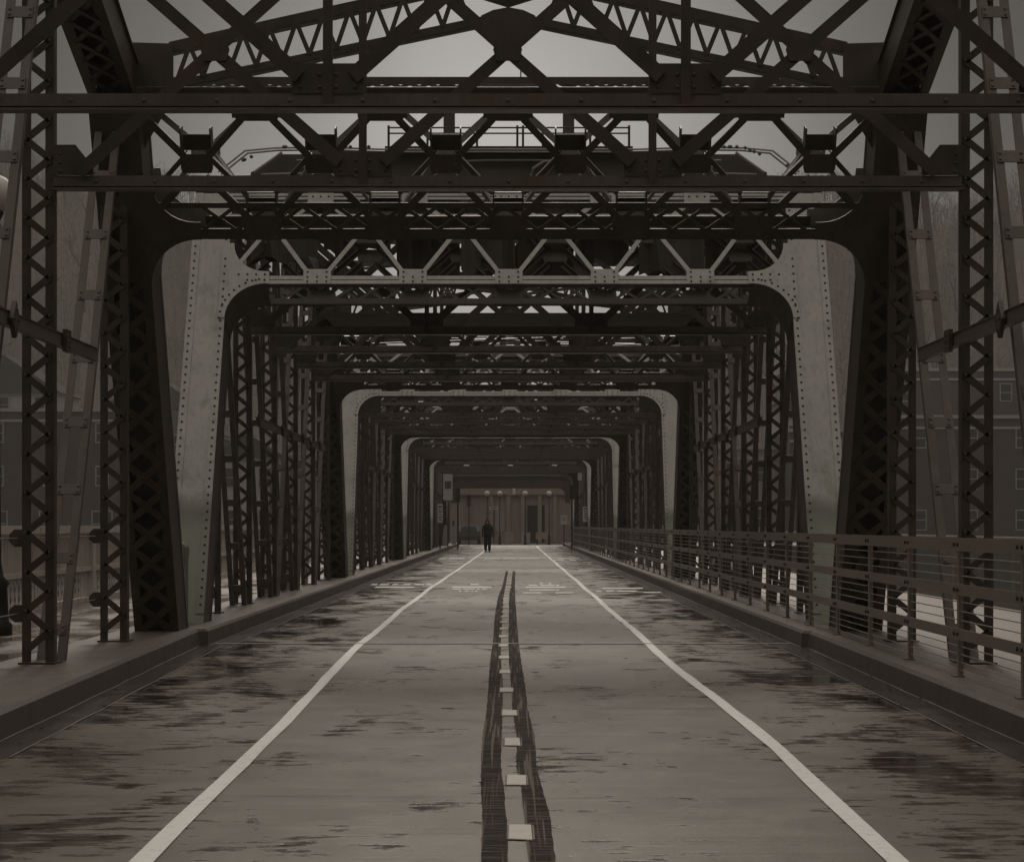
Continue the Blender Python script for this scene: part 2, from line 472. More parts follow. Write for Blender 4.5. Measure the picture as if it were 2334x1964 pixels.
for y in (9.9, 12.7, 14.65, 16.4, 19.3, 26.4, 30.2, 35, 41):
    n_ = 30; vs_ = []
    for i in range(n_+1):
        x = -3.3+6.5*i/n_; yy = y+rj.uniform(-.012, .012)+.05*math.sin(x*.8+y); w_ = rj.uniform(.002, .011)
        vs_ += [(x, yy, .0045), (x, yy+w_, .0045)]
    m.add(vs_, [(2*i, 2*i+2, 2*i+3, 2*i+1) for i in range(n_)])
structure(m.obj('slab_joint', 'joint'))
# white edge lines
LL = [(4, -1.52), (8, -1.575), (13.3, -1.666), (17, -1.73), (22.6, -1.83), (32, -1.86), (43, -1.84), (65, -1.68), (90, -1.52), (128, -1.45)]
RL = [(4, 1.66), (8, 1.675), (11.9, 1.725), (19, 1.67), (22.6, 1.675), (43, 1.69), (90, 1.69), (128, 1.72)]
def lane(pl):
    ys_ = [4+i*.8 for i in range(46)]+[41+i*3 for i in range(29)]
    def at_(y):
        for (a0, xa), (b0, xb) in zip(pl, pl[1:]):
            if a0 <= y <= b0: return xa+(xb-xa)*(y-a0)/(b0-a0)
        return pl[-1][1]
    a = [(y, at_(y)-.05+random.uniform(-.006, .006)+.012*math.sin(y*.55)) for y in ys_]; b = [(y, at_(y)+.05+random.uniform(-.006, .006)+.012*math.sin(y*.55)) for y in ys_]
    return structure(ribbon('edge_line', 'white', a, b, .006))
lane(LL); lane(RL)
# centre strip: two worn dark lines with pale markers between (widths in the photo: about 0.11 m each)
def dz(py): return 5510/(1135+py*.3564-1074)
def dx(px, py): return (689+px*.3564-1046)*dz(py)/3800
CS = [(2600, 790, 1010, 1180, 1410), (1764, 828, 985, 1100, 1258), (1500, 835, 975, 1075, 1225), (1340, 830, 960, 1060, 1180), (1220, 828, 945, 1032, 1148),
      (1050, 838, 948, 1035, 1140), (890, 862, 955, 1010, 1098), (750, 873, 955, 1002, 1083), (625, 880, 945, 990, 1062), (500, 898, 944, 987, 1045),
      (340, 910, 955, 990, 1032), (240, 928, 960, 990, 1026), (187, 950, 970, 999, 1025), (95, 972, 985, 1012, 1026)]
for i, j in ((1, 2), (3, 4)):
    def rag(c):
        pl = [(dz(r[0]), dx(r[c], r[0])) for r in CS]; out = []
        for (a, xa), (b, xb) in zip(pl, pl[1:]):
            n_ = max(2, int((b-a)/.13)) if b < 30 else 6
            for q in range(n_): out.append((a+(b-a)*q/n_, xa+(xb-xa)*q/n_+random.uniform(-.003, .003)))
        return out+[pl[-1]]
    structure(ribbon('centre_line', 'cline', rag(i), rag(j), .005))
mk = [(1600, 1057), (1300, 1035), (1080, 1009), (912, 993), (780, 976), (675, 967), (592, 961), (523, 958), (471, 958), (426, 959), (388, 961), (356, 964), (329, 967), (303, 970), (278, 972), (255, 973), (236, 975), (220, 977), (205, 980), (187, 990), (165, 994), (148, 996), (133, 996), (118, 997), (102, 999)]
m = MB()
for py, px in mk:
    y = dz(py); x = dx(px, py)
    j_ = [random.uniform(-.006, .006) for _ in range(8)]
    m.hexa([(x-.055+j_[0], y-.2+j_[1]*3, .006), (x+.055+j_[2], y-.2+j_[3]*3, .006), (x+.055+j_[4], y+.21+j_[5]*4, .006), (x-.055+j_[6], y+.21+j_[7]*4, .006),
            (x-.052+j_[0], y-.195+j_[1]*3, .0095), (x+.052+j_[2], y-.195+j_[3]*3, .0095), (x+.052+j_[4], y+.205+j_[5]*4, .0095), (x-.052+j_[6], y+.205+j_[7]*4, .0095)])
    if py > 700:
        for q in (-1, 1): m.box(x+q*.0605-.004, x+q*.0605+.004, y-.2, y+.2, .006, .0078, 1)
o = m.obj('centre_marker', ['plate', 'joint']); structure(o)
# worn lettering, far down the deck
def strokes(yD, rows):
    m = MB()
    for dy, segs in rows:
        y = 5510/(yD+dy-1074)
        for x0, x1, h in segs:
            y2 = 5510/(yD+dy-h-1074)
            X0, X1 = (x0-1046)*y/3800, (x1-1046)*y/3800
            m.add([(X0, y, .006), (X1, y, .006), (X1, y2, .006), (X0, y2, .006)], [(0, 1, 2, 3)])
    structure(m.obj('road_lettering', 'lett'))
def seg(*a): return [(800*.898+x0*.3212, 800*.898+x1*.3212, 2.0) for x0, x1 in a]
strokes(1131.5+205*.3212, [(0, seg((120, 160), (178, 235), (258, 290), (330, 372), (400, 460), (478, 512))), (5.5, seg((150, 400),))])
strokes(1131.5+205*.3212, [(0, seg((760, 812),)), (5, seg((640, 895),)), (9, seg((648, 700), (712, 790), (800, 822), (832, 866))), (13.5, seg((686, 702), (724, 748), (764, 780), (788, 806)))])
strokes(1131.5+205*.3212, [(-2, seg((1205, 1225), (1262, 1278))), (1.5, seg((1135, 1188), (1210, 1300), (1308, 1330))), (5.5, seg((1115, 1370),)), (11, seg((1140, 1330),)), (17, seg((1095, 1215), (1305, 1420)))])
strokes(1131.5+205*.3212, [(7.5, seg((1605, 1865),)), (13.5, seg((1566, 1600), (1630, 1680), (1705, 1830))), (16, seg((1870, 1985),))])
strokes(1131.5+38*.3212, [(0, [(a, b, 1.1) for a, b, _ in seg((560, 600), (622, 722), (850, 955), (968, 1056), (1075, 1206), (1325, 1460))]), (3, [(a, b, .9) for a, b, _ in seg((1295, 1360), (1400, 1440))])])
m = MB(); m.add([(-1.5, 126.5, .006), (3.2, 126.5, .006), (3.2, 127.8, .006), (-1.5, 127.8, .006)], [(0, 1, 2, 3)]); structure(m.obj('stop_line', 'white'))
m = MB()
for y, w in ((22.55, .05), (62.5, .16), (44.6, .05), (90, .2)):
    m.add([(-3.6, y, .0075), (3.4, y, .0075), (3.4, y+w, .0075), (-3.6, y+w, .0075)], [(0, 1, 2, 3)])
structure(m.obj('expansion_joint', 'joint'))
m = MB(); m.add([(-3.6, 22.61, .008), (3.4, 22.61, .008), (3.4, 22.68, .008), (-3.6, 22.68, .008)], [(0, 1, 2, 3)]); structure(m.obj('expansion_joint', 'seam'))
# deck edge, sidewalks
m = MB(); m.box(-7.0, -4.62+XC, 2, ROAD_END, CURB-.25, CURB-.03); structure(m.obj('brick_sidewalk', 'brickpave'))
m = MB(); m.box(4.62+XC, 7.8, 2, ROAD_END, CURB-.25, CURB-.03); structure(m.obj('concrete_sidewalk', 'slab'))
# river, banks, street
m = MB(); m.add([(-690, -60, -7), (690, -60, -7), (690, 690, -7), (-690, 690, -7)], [(0, 1, 2, 3)]); structure(m.obj('river', 'water'))
m = MB(); m.box(-680, 680, ROAD_END+.02, 680, -8.5, -.012); structure(m.obj('far_bank', 'ground'))
m = MB()
nx, ny = 120, 40
def hill_h(x, y):
    a = abs(x+6)
    side = min(1, max(0, (a-10)/55)); side = side*side*(3-2*side)
    prof = min(1, max(0, (y-200)/190)); prof = prof*prof*(3-2*prof)
    amp = 64 if x < 0 else 60
    return -.05 + prof*(8+side*amp + 3.5*math.sin(x*.047+1)+2.2*math.sin(x*.11+y*.02))
vsx = []
for j in range(ny+1):
    y = 195+ (420*j/ny)
    for i in range(nx+1):
        x = -420+840*i/nx
        vsx.append((x, y, hill_h(x, y)))
m.add(vsx, [(j*(nx+1)+i, j*(nx+1)+i+1, (j+1)*(nx+1)+i+1, (j+1)*(nx+1)+i) for j in range(ny) for i in range(nx)])
structure(m.obj('hill', 'hill', smooth=True))

# ------------------------------------------------------------------ the bridge
BR = thing('steel_truss_bridge', 'dark riveted steel truss bridge with repeated curved grey portals spanning the wet roadway', 'bridge', (XC, 0, 0))
tag(BR, group=None)
BAY0, BAY = 22.1, 23.2
VC = [0.8, 23.05, 45.2, 68.4, 91.6, 114.8]
XT = 4.22          # truss plane
def chord_z(k, first=False):
    if first: return {2: 7.3, 3: 8.85, 4: 8.85, 5: 7.3}.get(k, 6.15)
    return {2: 6.75, 3: 7.0, 4: 7.0, 5: 6.75}.get(k, 6.15)

# --- lattice posts
def post_meshes(H):
    m = MB(); w = .145
    for sx in (-1, 1):
        x = sx*(w-.04)
        m.box(x-.04, x+.04, -.008, .008, CURB, H)                    # face flange
        m.box(sx*w-.008 if sx > 0 else -w, w if sx > 0 else -w+.008, .0085, .085, CURB, H)   # web
        m.box(sx*w-.03 if sx > 0 else -w, w if sx > 0 else -w+.03, .0855, .095, CURB, H)
    m.box(-w-.02, w+.02, -.07, .22, CURB+.0, CURB+.018)
    l = MB(); per = .353; z = CURB+.12; side = 1
    while z+per/2 < H-.1:
        l.bar((-side*.11, -.016, z), (side*.11, -.016, z+per/2), .064, .012, (1, 0, 0))
        l.rivet((side*.108, -.022, z+per/2), (0, -1, 0), .017, .014, 0)
        z += per/2; side = -side
    return m.mesh('vertical_post', 'iron'), l.mesh('lacing', 'iron')
PM = {h: post_meshes(h) for h in (6.15, 6.75, 7.0, 7.3, 8.85)}
def add_post(y, k, sx, first=False):
    a, b = PM[chord_z(k, first)]
    o = link('vertical_post', a, BR, (sx*XT, y, 0))
    link('lacing', b, o)
    return o

# --- battened diagonals (panel spacing 3.157, stretched for the longer bays)
PN = BAY0/7
def diag_mesh(ztop, sgn):       # foot at y=0.35, head one panel on (sgn) at ztop
    m = MB()
    a = Vector((0, .45*sgn, CURB)); b = Vector((0, (PN-.15)*sgn, ztop-.2))
    d = (b-a).normalized(); up = d.cross(Vector((1, 0, 0)))
    for sx in (-1, 1):
        off = Vector((sx*.093, 0, 0))
        m.bar(a+off, b+off, .078, .014, (1, 0, 0))
        e = Vector((sx*.128, 0, 0)) + up*(.03 if up.y > 0 else -.03)
        m.bar(a+e, b+e, .012, .045, (1, 0, 0))
    L = (b-a).length; s = .3
    un = up if up.y < 0 else -up
    while s < L-.1:
        c = a+d*s
        m.bar(c+un*.0135-d*.055, c+un*.0135+d*.055, .22, .011, (1, 0, 0))
        for sx in (-1, 1):
            for ds in (-.028, .028):
                m.rivet(c+un*.0195+d*ds+Vector((sx*.088, 0, 0)), un, .015, .012, 0)
        s += .72
    return m.mesh('diagonal_brace', 'strut')
DM = {(z, s): diag_mesh(z, s) for z in (6.15, 6.75, 7.0, 7.3, 8.85) for s in (-1, 1)}
def add_diag(yfoot, ztop, sgn, sx, sc):
    o = link('diagonal_brace', DM[(ztop, sgn)], BR, (sx*(XT), yfoot, 0)); o.scale = (1, sc, 1)

# --- portal frames (local: leaning towards +Y going up; rotate pi for the other)
D2 = Vector((0, .393, .9195)); U2 = Vector((0, -.9195, .393))
def P3(X, s, u): return Vector((X, .87, CURB)) + D2*s + U2*u
def pmap(X, s, u): return P3(X, s, u)
XI, XO = 3.88, 4.40
STOP = 6.3
def arc(cx, cs, rx, rs, a0, a1, n=9):
    return [(cx+rx*math.cos(R(a0+(a1-a0)*i/n)), cs+rs*math.sin(R(a0+(a1-a0)*i/n))) for i in range(n+1)]
def strip(m, X0, X1, s0, s1, u0, u1, mi=0): m.prism([(X0, s0), (X1, s0), (X1, s1), (X0, s1)], pmap, u0, u1, mi)
def seg2(m, a, b, w, u0, u1, mi=0):        # flat bar in the portal plane
    ax, as_ = a; bx, bs = b
    L = math.hypot(bx-ax, bs-as_); px, ps = -(bs-as_)/L*w/2, (bx-ax)/L*w/2
    m.prism([(ax-px, as_-ps), (bx-px, bs-ps), (bx+px, bs+ps), (ax+px, as_+ps)], pmap, u0, u1, mi)
UC, UL = .3, -.3
def column_mesh(sx):
    m = MB()
    def X(x): return sx*x
    # cover plate (upper side)
    strip(m, X(XI), X(XO), -.2, STOP, UC-.015, UC, 0)
    strip(m, X(XO-.11), X(XO), 0, STOP, UC+.0005, UC+.012, 0)
    strip(m, X(XI), X(XI+.1), 0, 4.3, UC+.0005, UC+.012, 0)
    # side webs
    strip(m, X(XI+.012), X(XI+.03), -.2, STOP, UL+.016, UC-.016, 2)
    strip(m, X(XO-.03), X(XO-.012), -.2, STOP, UL+.016, UC-.016, 2)
    # underside flanges and upper solid sheet
    strip(m, X(XI), X(XI+.1), -.2, STOP, UL, UL+.015, 2)
    strip(m, X(XO-.1), X(XO), -.2, STOP, UL, UL+.015, 2)
    strip(m, X(XI+.1), X(XO-.1), 4.35, STOP, UL+.002, UL+.014, 2)
    nU = U2; nL = -U2
    s = .12
    while s < STOP-.1:
        m.rivet(P3(X(XO-.05), s, UC+.012), nU, .017, .013, 1)
        m.rivet(P3(X(XI+.05), s, UC+(.012 if s < 4.3 else 0)), nU, .017, .013, 1)
        if s > 4.3:
            m.rivet(P3(X(XI+.05), s, UL), nL, .014, .012, 2); m.rivet(P3(X(XI+.28), s, UL+.002), nL, .014, .012, 2)
        s += .118
    return m
def lacing_mesh(sx):
    m = MB(); per = .355; s = .12; a, b = XI+.06, XO-.06
    while s+per < 4.5:
        seg2(m, (sx*a, s), (sx*b, s+per), .08, UL-.012, UL)
        seg2(m, (sx*b, s), (sx*a, s+per), .08, UL-.024, UL-.0125)
        m.rivet(P3(sx*a, s, UL-.022), -U2, .02, .016, 0); m.rivet(P3(sx*b, s, UL-.022), -U2, .02, .016, 0)
        m.rivet(P3(sx*(a+b)/2, s+per/2, UL-.024), -U2, .014, .012, 0)
        s += per
    return m
def knee_poly(sx):
    low = arc(3.34, 4.29, .54, .54, 90, 0, 10)            # chord soffit round to column inner edge
    up = arc(3.36, 5.47, .45, .45, 0, -90, 8)             # fillet above the chord
    pts = [(3.30, 4.83)] + low + [(3.97, 4.29), (3.97, 5.47)] + up + [(3.30, 5.02)]
    return [(sx*a, s) for a, s in pts], low, up
SB = 4.83
NB = [0, 1.32, -1.32, 2.64, -2.64]
NMID = [.66, -.66, 1.98, -1.98, 3.3, -3.3]
def portal_meshes():
    out = {}
    for sx in (-1, 1):
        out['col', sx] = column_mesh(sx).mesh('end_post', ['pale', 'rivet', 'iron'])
        out['lac', sx] = lacing_mesh(sx).mesh('lacing', ['iron'])
        m = MB(); poly, low, up = knee_poly(sx)
        m.prism(poly, pmap, UC+.0125, UC+.026, 0)
        m.prism(poly, pmap, UL-.014, UL-.0005, 2)
        # curved soffit flange joining both plates
        for i in range(len(low)-1):
            (a, s), (b, q) = low[i], low[i+1]
            m.add([P3(sx*a, s, UL), P3(sx*b, q, UL), P3(sx*b, q, UC+.012), P3(sx*a, s, UC+.012)], [(0, 1, 2, 3)], 2)
        for i in range(1, len(low), 1):
            a, s = low[i]; k = .07
            cx, cs = 3.34, 4.29
            dxn, dsn = a-cx, s-cs; L = math.hypot(dxn, dsn)
            a2, s2 = a+dxn/L*k, s+dsn/L*k
            m.rivet(P3(sx*a2, s2, UC+.026), U2, .017, .013, 1); m.rivet(P3(sx*a2, s2, UL-.014), -U2, .014, .012, 2)
        for xx in (3.36, 3.48, 3.6, 3.72):
            for s in (4.88, 4.97): 
                if s > 4.9 or xx < 3.7: m.rivet(P3(sx*xx, s, UC+.026), U2, .017, .013, 1)
        for s in (4.5, 4.62, 4.74, 4.86, 4.98, 5.1, 5.22): m.rivet(P3(sx*3.92, s, UC+.026), U2, .017, .013, 1)
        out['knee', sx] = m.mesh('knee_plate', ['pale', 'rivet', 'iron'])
    # lower girder of the strut
    m = MB()
    E = 3.335
    strip(m, -E, E, SB, SB+.055, UC, UC+.012, 0); strip(m, -E, E, SB+.068, SB+.125, UC, UC+.012, 0)
    strip(m, -E, E, SB+.002, SB+.12, UC-.05, UC-.001, 2)
    strip(m, -3.88, 3.88, SB, SB+.012, UC-.1, UC-.0505, 2)
    strip(m, -3.88, 3.88, SB+.001, SB+.115, UL, UL+.014, 2); strip(m, -3.88, 3.88, SB, SB+.0125, UL+.0145, UL+.06, 2)
    strip(m, -3.88, 3.88, SB+.34, SB+.4, UL, UL+.014, 2); strip(m, -3.88, 3.88, SB+.34, SB+.352, UL+.0145, UL+.06, 2)
    for x in NB:
        strip(m, x-.19, x+.19, SB-.004, SB+.225, UC+.0125, UC+.024, 0)
        for rx in (-.13, 0, .13):
            for rs in (.03, .1, .18):
                if rx == 0 and rs == .18: continue
                m.rivet(P3(x+rx, SB+rs, UC+.024), U2, .016, .012, 1)
        m.prism([(x-.2, SB-.003), (x+.2, SB-.003), (x+.2, SB+.2), (x+.17, SB+.26), (x-.17, SB+.26), (x-.2, SB+.2)], pmap, UL-.014, UL-.0005, 2)
        for rx in (-.14, .14):
            for rs in (.03, .14): m.rivet(P3(x+rx, SB+rs, UL-.014), -U2, .014, .012, 2)
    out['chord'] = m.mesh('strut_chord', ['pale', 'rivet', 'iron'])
    m = MB(); st = .36; x = -3.2
    while x < 3.2:
        seg2(m, (x, SB+.1), (x+st, SB+.36), .04, UL-.008, UL-.0006); seg2(m, (x+st, SB+.1), (x, SB+.36), .04, UL-.0165, UL-.0085)
        m.rivet(P3(x+st/2, SB+.23, UL-.0165), -U2, .014, .012)
        x += st
    out['glace'] = m.mesh('girder_lacing', ['iron', 'iron'])
    # lattice of the strut
    m = MB()
    def vpair(sgn, x):
        xm = x+sgn*.66
        # underside: doubled angles rising at 45 degrees
        for s0, w in ((SB+.25, .075), (SB+.5, .05)):
            a, b = (x+sgn*.16, s0), (x+sgn*.56, s0+.42)
            seg2(m, a, b, w, UL-.012, UL-.0006, 2)
            seg2(m, (a[0], a[1]+.03), (b[0], b[1]+.03), .012, UL, UL+.07, 2)
        for s0, w in ((SB+.91, .075), (SB+1.19, .05)):
            a, b = (xm-sgn*.14, s0), (xm-sgn*.5, s0+.38)
            if s0+.38 < STOP: seg2(m, a, b, w, UL-.012, UL-.0006, 2); seg2(m, (a[0], a[1]+.03), (b[0], b[1]+.03), .012, UL, UL+.07, 2)
        # cover side: single angles
        seg2(m, (x+sgn*.15, SB+.2), (x+sgn*.56, SB+.8), .06, UC, UC+.012, 0); seg2(m, (x+sgn*.15, SB+.23), (x+sgn*.56, SB+.83), .012, UC-.07, UC, 0)
        seg2(m, (xm-sgn*.12, SB+.92), (xm-sgn*.52, SB+1.28), .07, UC, UC+.012, 0)
    vpair(-1, 3.96); vpair(1, -3.96)
    for x in NB:
        for sgn in (-1, 1): vpair(sgn, x)
        # open gusset box above each bottom node
        for q in (-1, 1):
            m.prism([(x+q*.15, SB+.26), (x+q*.165, SB+.26), (x+q*.165, SB+.5), (x+q*.15, SB+.5)], pmap, UL-.001, UL+.16, 2)
        strip(m, x-.165, x+.165, SB+.5, SB+.515, UL-.01, UL+.12, 2)
        strip(m, x-.15, x+.15, SB+.27, SB+.42, UL+.15, UL+.16, 2)
        m.prism([(x-.26, SB+1.42), (x+.26, SB+1.42), (x+.26, SB+1.34), (x+.2, SB+1.27), (x-.2, SB+1.27), (x-.26, SB+1.34)], pmap, UL-.014, UL-.0006, 2)
        m.prism([(x-.18, SB+1.46), (x+.18, SB+1.46), (x+.18, SB+1.26), (x+.15, SB+1.22), (x-.15, SB+1.22), (x-.18, SB+1.26)], pmap, UC+.0125, UC+.024, 0)
        for rx in (-.11, 0, .11): m.rivet(P3(x+rx, SB+1.4, UC+.024), U2, .016, .012, 1); m.rivet(P3(x+rx, SB+1.29, UC+.024), U2, .016, .012, 1)
        for q in (-1, 1): m.prism([(x+q*.235, SB+1.3), (x+q*.26, SB+1.3), (x+q*.26, SB+1.42), (x+q*.235, SB+1.42)], pmap, UL, UL+.2, 2)
    for x in NMID:
        m.prism([(x-.15, SB+.72), (x+.15, SB+.72), (x+.17, SB+.77), (x+.17, SB+.92), (x-.17, SB+.92), (x-.17, SB+.77)], pmap, UL-.016, UL-.001, 2)
        for q in (-1, 1):
            m.prism([(x+q*.15, SB+.92), (x+q*.165, SB+.92), (x+q*.165, SB+1.19), (x+q*.15, SB+1.19)], pmap, UL-.001, UL+.16, 2)
        strip(m, x-.15, x+.15, SB+.93, SB+1.1, UL+.15, UL+.16, 2)
        m.rivet(P3(x-.1, SB+.82, UL-.016), -U2, .014, .012, 2); m.rivet(P3(x+.1, SB+.82, UL-.016), -U2, .014, .012, 2)
        strip(m, x-.16, x+.16, SB+.78, SB+.93, UC+.0125, UC+.022, 0)
        for rx in (-.11, .11):
            for rs in (.81, .9): m.rivet(P3(x+rx, SB+rs, UC+.022), U2, .016, .012, 1)
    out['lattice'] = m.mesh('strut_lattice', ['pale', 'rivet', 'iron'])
    m = MB()
    strip(m, -3.88, 3.88, SB+1.42, SB+1.62, UL, UL+.014, 2); strip(m, -3.88, 3.88, SB+1.42, SB+1.434, UL+.0145, UL+.08, 2)
    strip(m, -3.88, 3.88, SB+1.36, SB+1.4, UC, UC+.012, 0); strip(m, -3.88, 3.88, SB+1.42, SB+1.46, UC, UC+.012, 0)
    strip(m, -3.88, 3.88, SB+1.46, SB+1.472, UC-.1, UC-.001, 2)
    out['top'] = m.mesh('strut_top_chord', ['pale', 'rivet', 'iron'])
    return out
PF = portal_meshes()
def add_portal(vc, rot):
    o = link('portal_frame', PF['chord'], BR, (0, vc, 0)); o.rotation_euler = (0, 0, rot)
    if rot == 0: o['label'] = 'portal leaning away with its smooth pale grey cover plates towards the viewer'
    else: o['label'] = 'portal leaning towards the viewer with dark latticed underside'
    for sx in (-1, 1):
        c = link('end_post', PF['col', sx], o)
        link('post_lacing', PF['lac', sx], o); link('knee_plate', PF['knee', sx], o)
    link('strut_lattice', PF['lattice'], o); link('girder_lacing', PF['glace'], o); link('strut_top_chord', PF['top'], o)

# --- cross frames over the road
def cross_meshes():
    out = {}
    m = MB(); zb = 4.46; E = XT-.14
    m.box(-E, E, -.012, 0, zb+.035, zb+.125); m.box(-E, E, -.085, .03, zb+.018, zb+.032); m.box(-E, E, -.1, .03, zb-.012, zb+.004); m.box(-E, E, -.02, .0, zb+.0045, zb+.0175)
    m.box(-E, E, .06, .072, zb+.0125, zb+.11); m.box(-E, E, 0.0005, .06, zb+.113, zb+.125)
    for i in range(15):
        m.rivet((-3.7+i*.53, -.012, zb+.075), (0, -1, 0), .018, .013, 0)
    m.box(-E, E, -.012, .06, 6.86, 6.98); m.box(-E, E, -.07, -.0125, 6.86, 6.872)
    out['strut'] = m.mesh('cross_frame', 'strut')
    m = MB()
    pm = lambda a, b, d: Vector((a, d, b))
    for sx in (-1, 1):
        m2 = MB()
        x = sx*1.3
        m2.prism([(x-.26, 4.587), (x+.26, 4.587), (x+.26, 4.8), (x-.26, 4.8)], pm, -.026, -.0135)
        for rx in (-.2, -.06, .06, .2):
            for rz in (4.63, 4.72): m2.rivet((x+rx, -.026, rz), (0, -1, 0), .016, .013, 0)
        out['plate', sx] = m2.mesh('gusset_plate', 'iron')
        m2 = MB(); m2.prism([(x-.2, 6.74), (x+.2, 6.74), (x+.2, 6.97), (x-.2, 6.97)], pm, -.026, -.0135); out['uplate', sx] = m2.mesh('gusset_plate', 'iron')
        m2 = MB()
        e = sx*E
        m2.prism([(e, 4.587), (e-sx*.36, 4.587), (e-sx*.36, 4.66), (e-sx*.2, 4.86), (e, 4.86)], pm, -.026, -.0135)
        for rz in (4.62, 4.7, 4.78): m2.rivet((e-sx*.06, -.026, rz), (0, -1, 0), .016, .013, 0)
        out['corner', sx] = m2.mesh('corner_gusset', 'iron')
        m2 = MB()
        m2.box(x-.036, x+.036, -.038, -.0265, 4.48, 6.9); m2.box(x-.006, x+.006, -.0262, .06, 4.6, 6.86)
        out['hanger', sx] = m2.mesh('hanger', 'iron')
    m = MB()
    for (a, b, dy) in (((-3.85, 4.6), (-1.35, 6.85), 0), ((-1.5, 4.7), (-3.95, 6.85), 1), ((3.85, 4.6), (1.35, 6.85), 0), ((1.5, 4.7), (3.95, 6.85), 1), ((-1.12, 4.7), (1.3, 6.85), 0), ((1.12, 4.7), (-1.3, 6.85), 1)):
        y = -.0455 if dy == 0 else -.0575
        m.bar((a[0], y, a[1]), (b[0], y, b[1]), .115, .01, (1, 0, 0))
        L = math.hypot(b[0]-a[0], b[1]-a[1])
        m.bar((a[0], y+.035, a[1]+.06), (b[0], y+.035, b[1]+.06), .01, .058, (1, 0, 0))
    for cx in (-2.62, 0, 2.62):
        m.prism([(cx-.1, 5.6), (cx+.1, 5.6), (cx+.13, 5.7), (cx+.1, 5.8), (cx-.1, 5.8), (cx-.13, 5.7)], pm, -.076, -.0645)
    out['brace'] = m.mesh('sway_brace', 'iron')
    return out
CF = cross_meshes()
def add_cross(y):
    o = link('cross_frame', CF['strut'], BR, (0, y, 0))
    for sx in (-1, 1):
        link('gusset_plate', CF['plate', sx], o); link('gusset_plate', CF['uplate', sx], o); link('corner_gusset', CF['corner', sx], o); link('hanger', CF['hanger', sx], o)
    link('sway_brace', CF['brace'], o)

# --- gabled lattice strut
def gable_meshes():
    pm = lambda a, b, d: Vector((a, d, b))
    topz = lambda x: 7.2-.222*abs(x)
    botz = lambda x: 6.74-.208*abs(x)
    out = {}
    m = MB()
    for sx in (-1, 1):
        for f, w in ((topz, .115), (botz, .085)):
            xs = [sx*3.62, sx*.25] if f is botz else [sx*3.62, 0]
            m.bar((xs[0], 0, f(xs[0])), (xs[1], 0, f(xs[1])), .014, w, (0, 1, 0))
            m.bar((xs[0], .07, f(xs[0])-w/2), (xs[1], .07, f(xs[1])-w/2), .13, .012, (0, 1, 0))
        m.prism([(sx*3.58, 5.86), (sx*3.9, 5.3), (sx*4.4, 5.3), (sx*4.4, 6.42), (sx*3.58, 6.42)], pm, -.03, -.0085)
        m.prism([(sx*3.6, 5.85), (sx*4.35, 5.6), (sx*4.35, 6.5), (sx*3.66, 6.48)], pm, .16, .18)
    out['chord'] = m.mesh('gable_strut', 'iron')
    st = .285
    for sx in (-1, 1):
        m = MB(); x = 3.55; upn = True
        while x > .42:
            a = (sx*x, -.012, botz(x)+.02 if upn else topz(x)-.03); x2 = x-st/2
            b = (sx*x2, -.012, topz(x2)-.03 if upn else botz(x2)+.02)
            m.bar(a, b, .048, .009, (1, 0, 0)); x = x2; upn = not upn
        out['lace', sx] = m.mesh('gable_lacing', 'iron')
    m = MB()
    poly = [(-.29, 6.72), (-.29, 6.58), (-.24, 6.54), (-.16, 6.49), (-.1, 6.45), (.1, 6.45), (.16, 6.49), (.24, 6.54), (.29, 6.58), (.29, 6.72), (.16, 6.78), (0, 6.81), (-.16, 6.78)]
    m.prism(poly, pm, -.06, -.02); m.prism([(a*.92, b+.03) for a, b in poly], pm, .1, .22)
    m.prism([(-.42, 7.06), (0, 6.93), (.42, 7.06), (.42, 7.2), (0, 7.32), (-.42, 7.2)], pm, -.08, .4)
    for sx in (-1, 1): m.box(sx*.14 if sx > 0 else -.36, .36 if sx > 0 else -.14, .0, .22, 7.0, 8.6)
    m.prism([(-.36, 8.6), (.36, 8.6), (.2, 8.9), (0, 9.0), (-.2, 8.9)], pm, 0, .22)
    out['finial'] = m.mesh('peak_ornament', 'iron')
    return out
GM = gable_meshes()
def add_gable(y):
    o = link('gable_strut', GM['chord'], BR, (0, y, .16))
    link('gable_lacing', GM['lace', -1], o); link('gable_lacing', GM['lace', 1], o); link('peak_ornament', GM['finial'], o)

# --- top chords with laced underside
def chord_mesh(pts, sx):
    m = MB(); ls = []
    for (ya, za), (yb, zb) in zip(pts, pts[1:]):
        l = MB(); ls.append(l)
        a, b = Vector((0, ya, za)), Vector((0, yb, zb))
        d = (b-a).normalized(); nrm = Vector((1, 0, 0)).cross(d)
        if nrm.z < 0: nrm = -nrm
        for q in (-1, 1):
            m.bar(a+Vector((q*.215, 0, 0)), b+Vector((q*.215, 0, 0)), .014, .42, (1, 0, 0))
            m.bar(a+Vector((q*.19, 0, 0))-nrm*.218, b+Vector((q*.19, 0, 0))-nrm*.218, .11, .014, (1, 0, 0))
        m.bar(a+nrm*.218, b+nrm*.218, .5, .014, (1, 0, 0))
        L = (b-a).length; s = .2
        while s+.34 < L:
            for q in (-1, 1):
                p0 = a+d*s+Vector((-q*.15, 0, 0))-nrm*(.231+.006*q); p1 = a+d*(s+.34)+Vector((q*.15, 0, 0))-nrm*(.231+.006*q)
                l.bar(p0, p1, .055, .009, (1, 0, 0))
            s += .34
    return m.mesh('top_chord', 'iron'), [l.mesh('chord_lacing', 'iron') for l in ls]
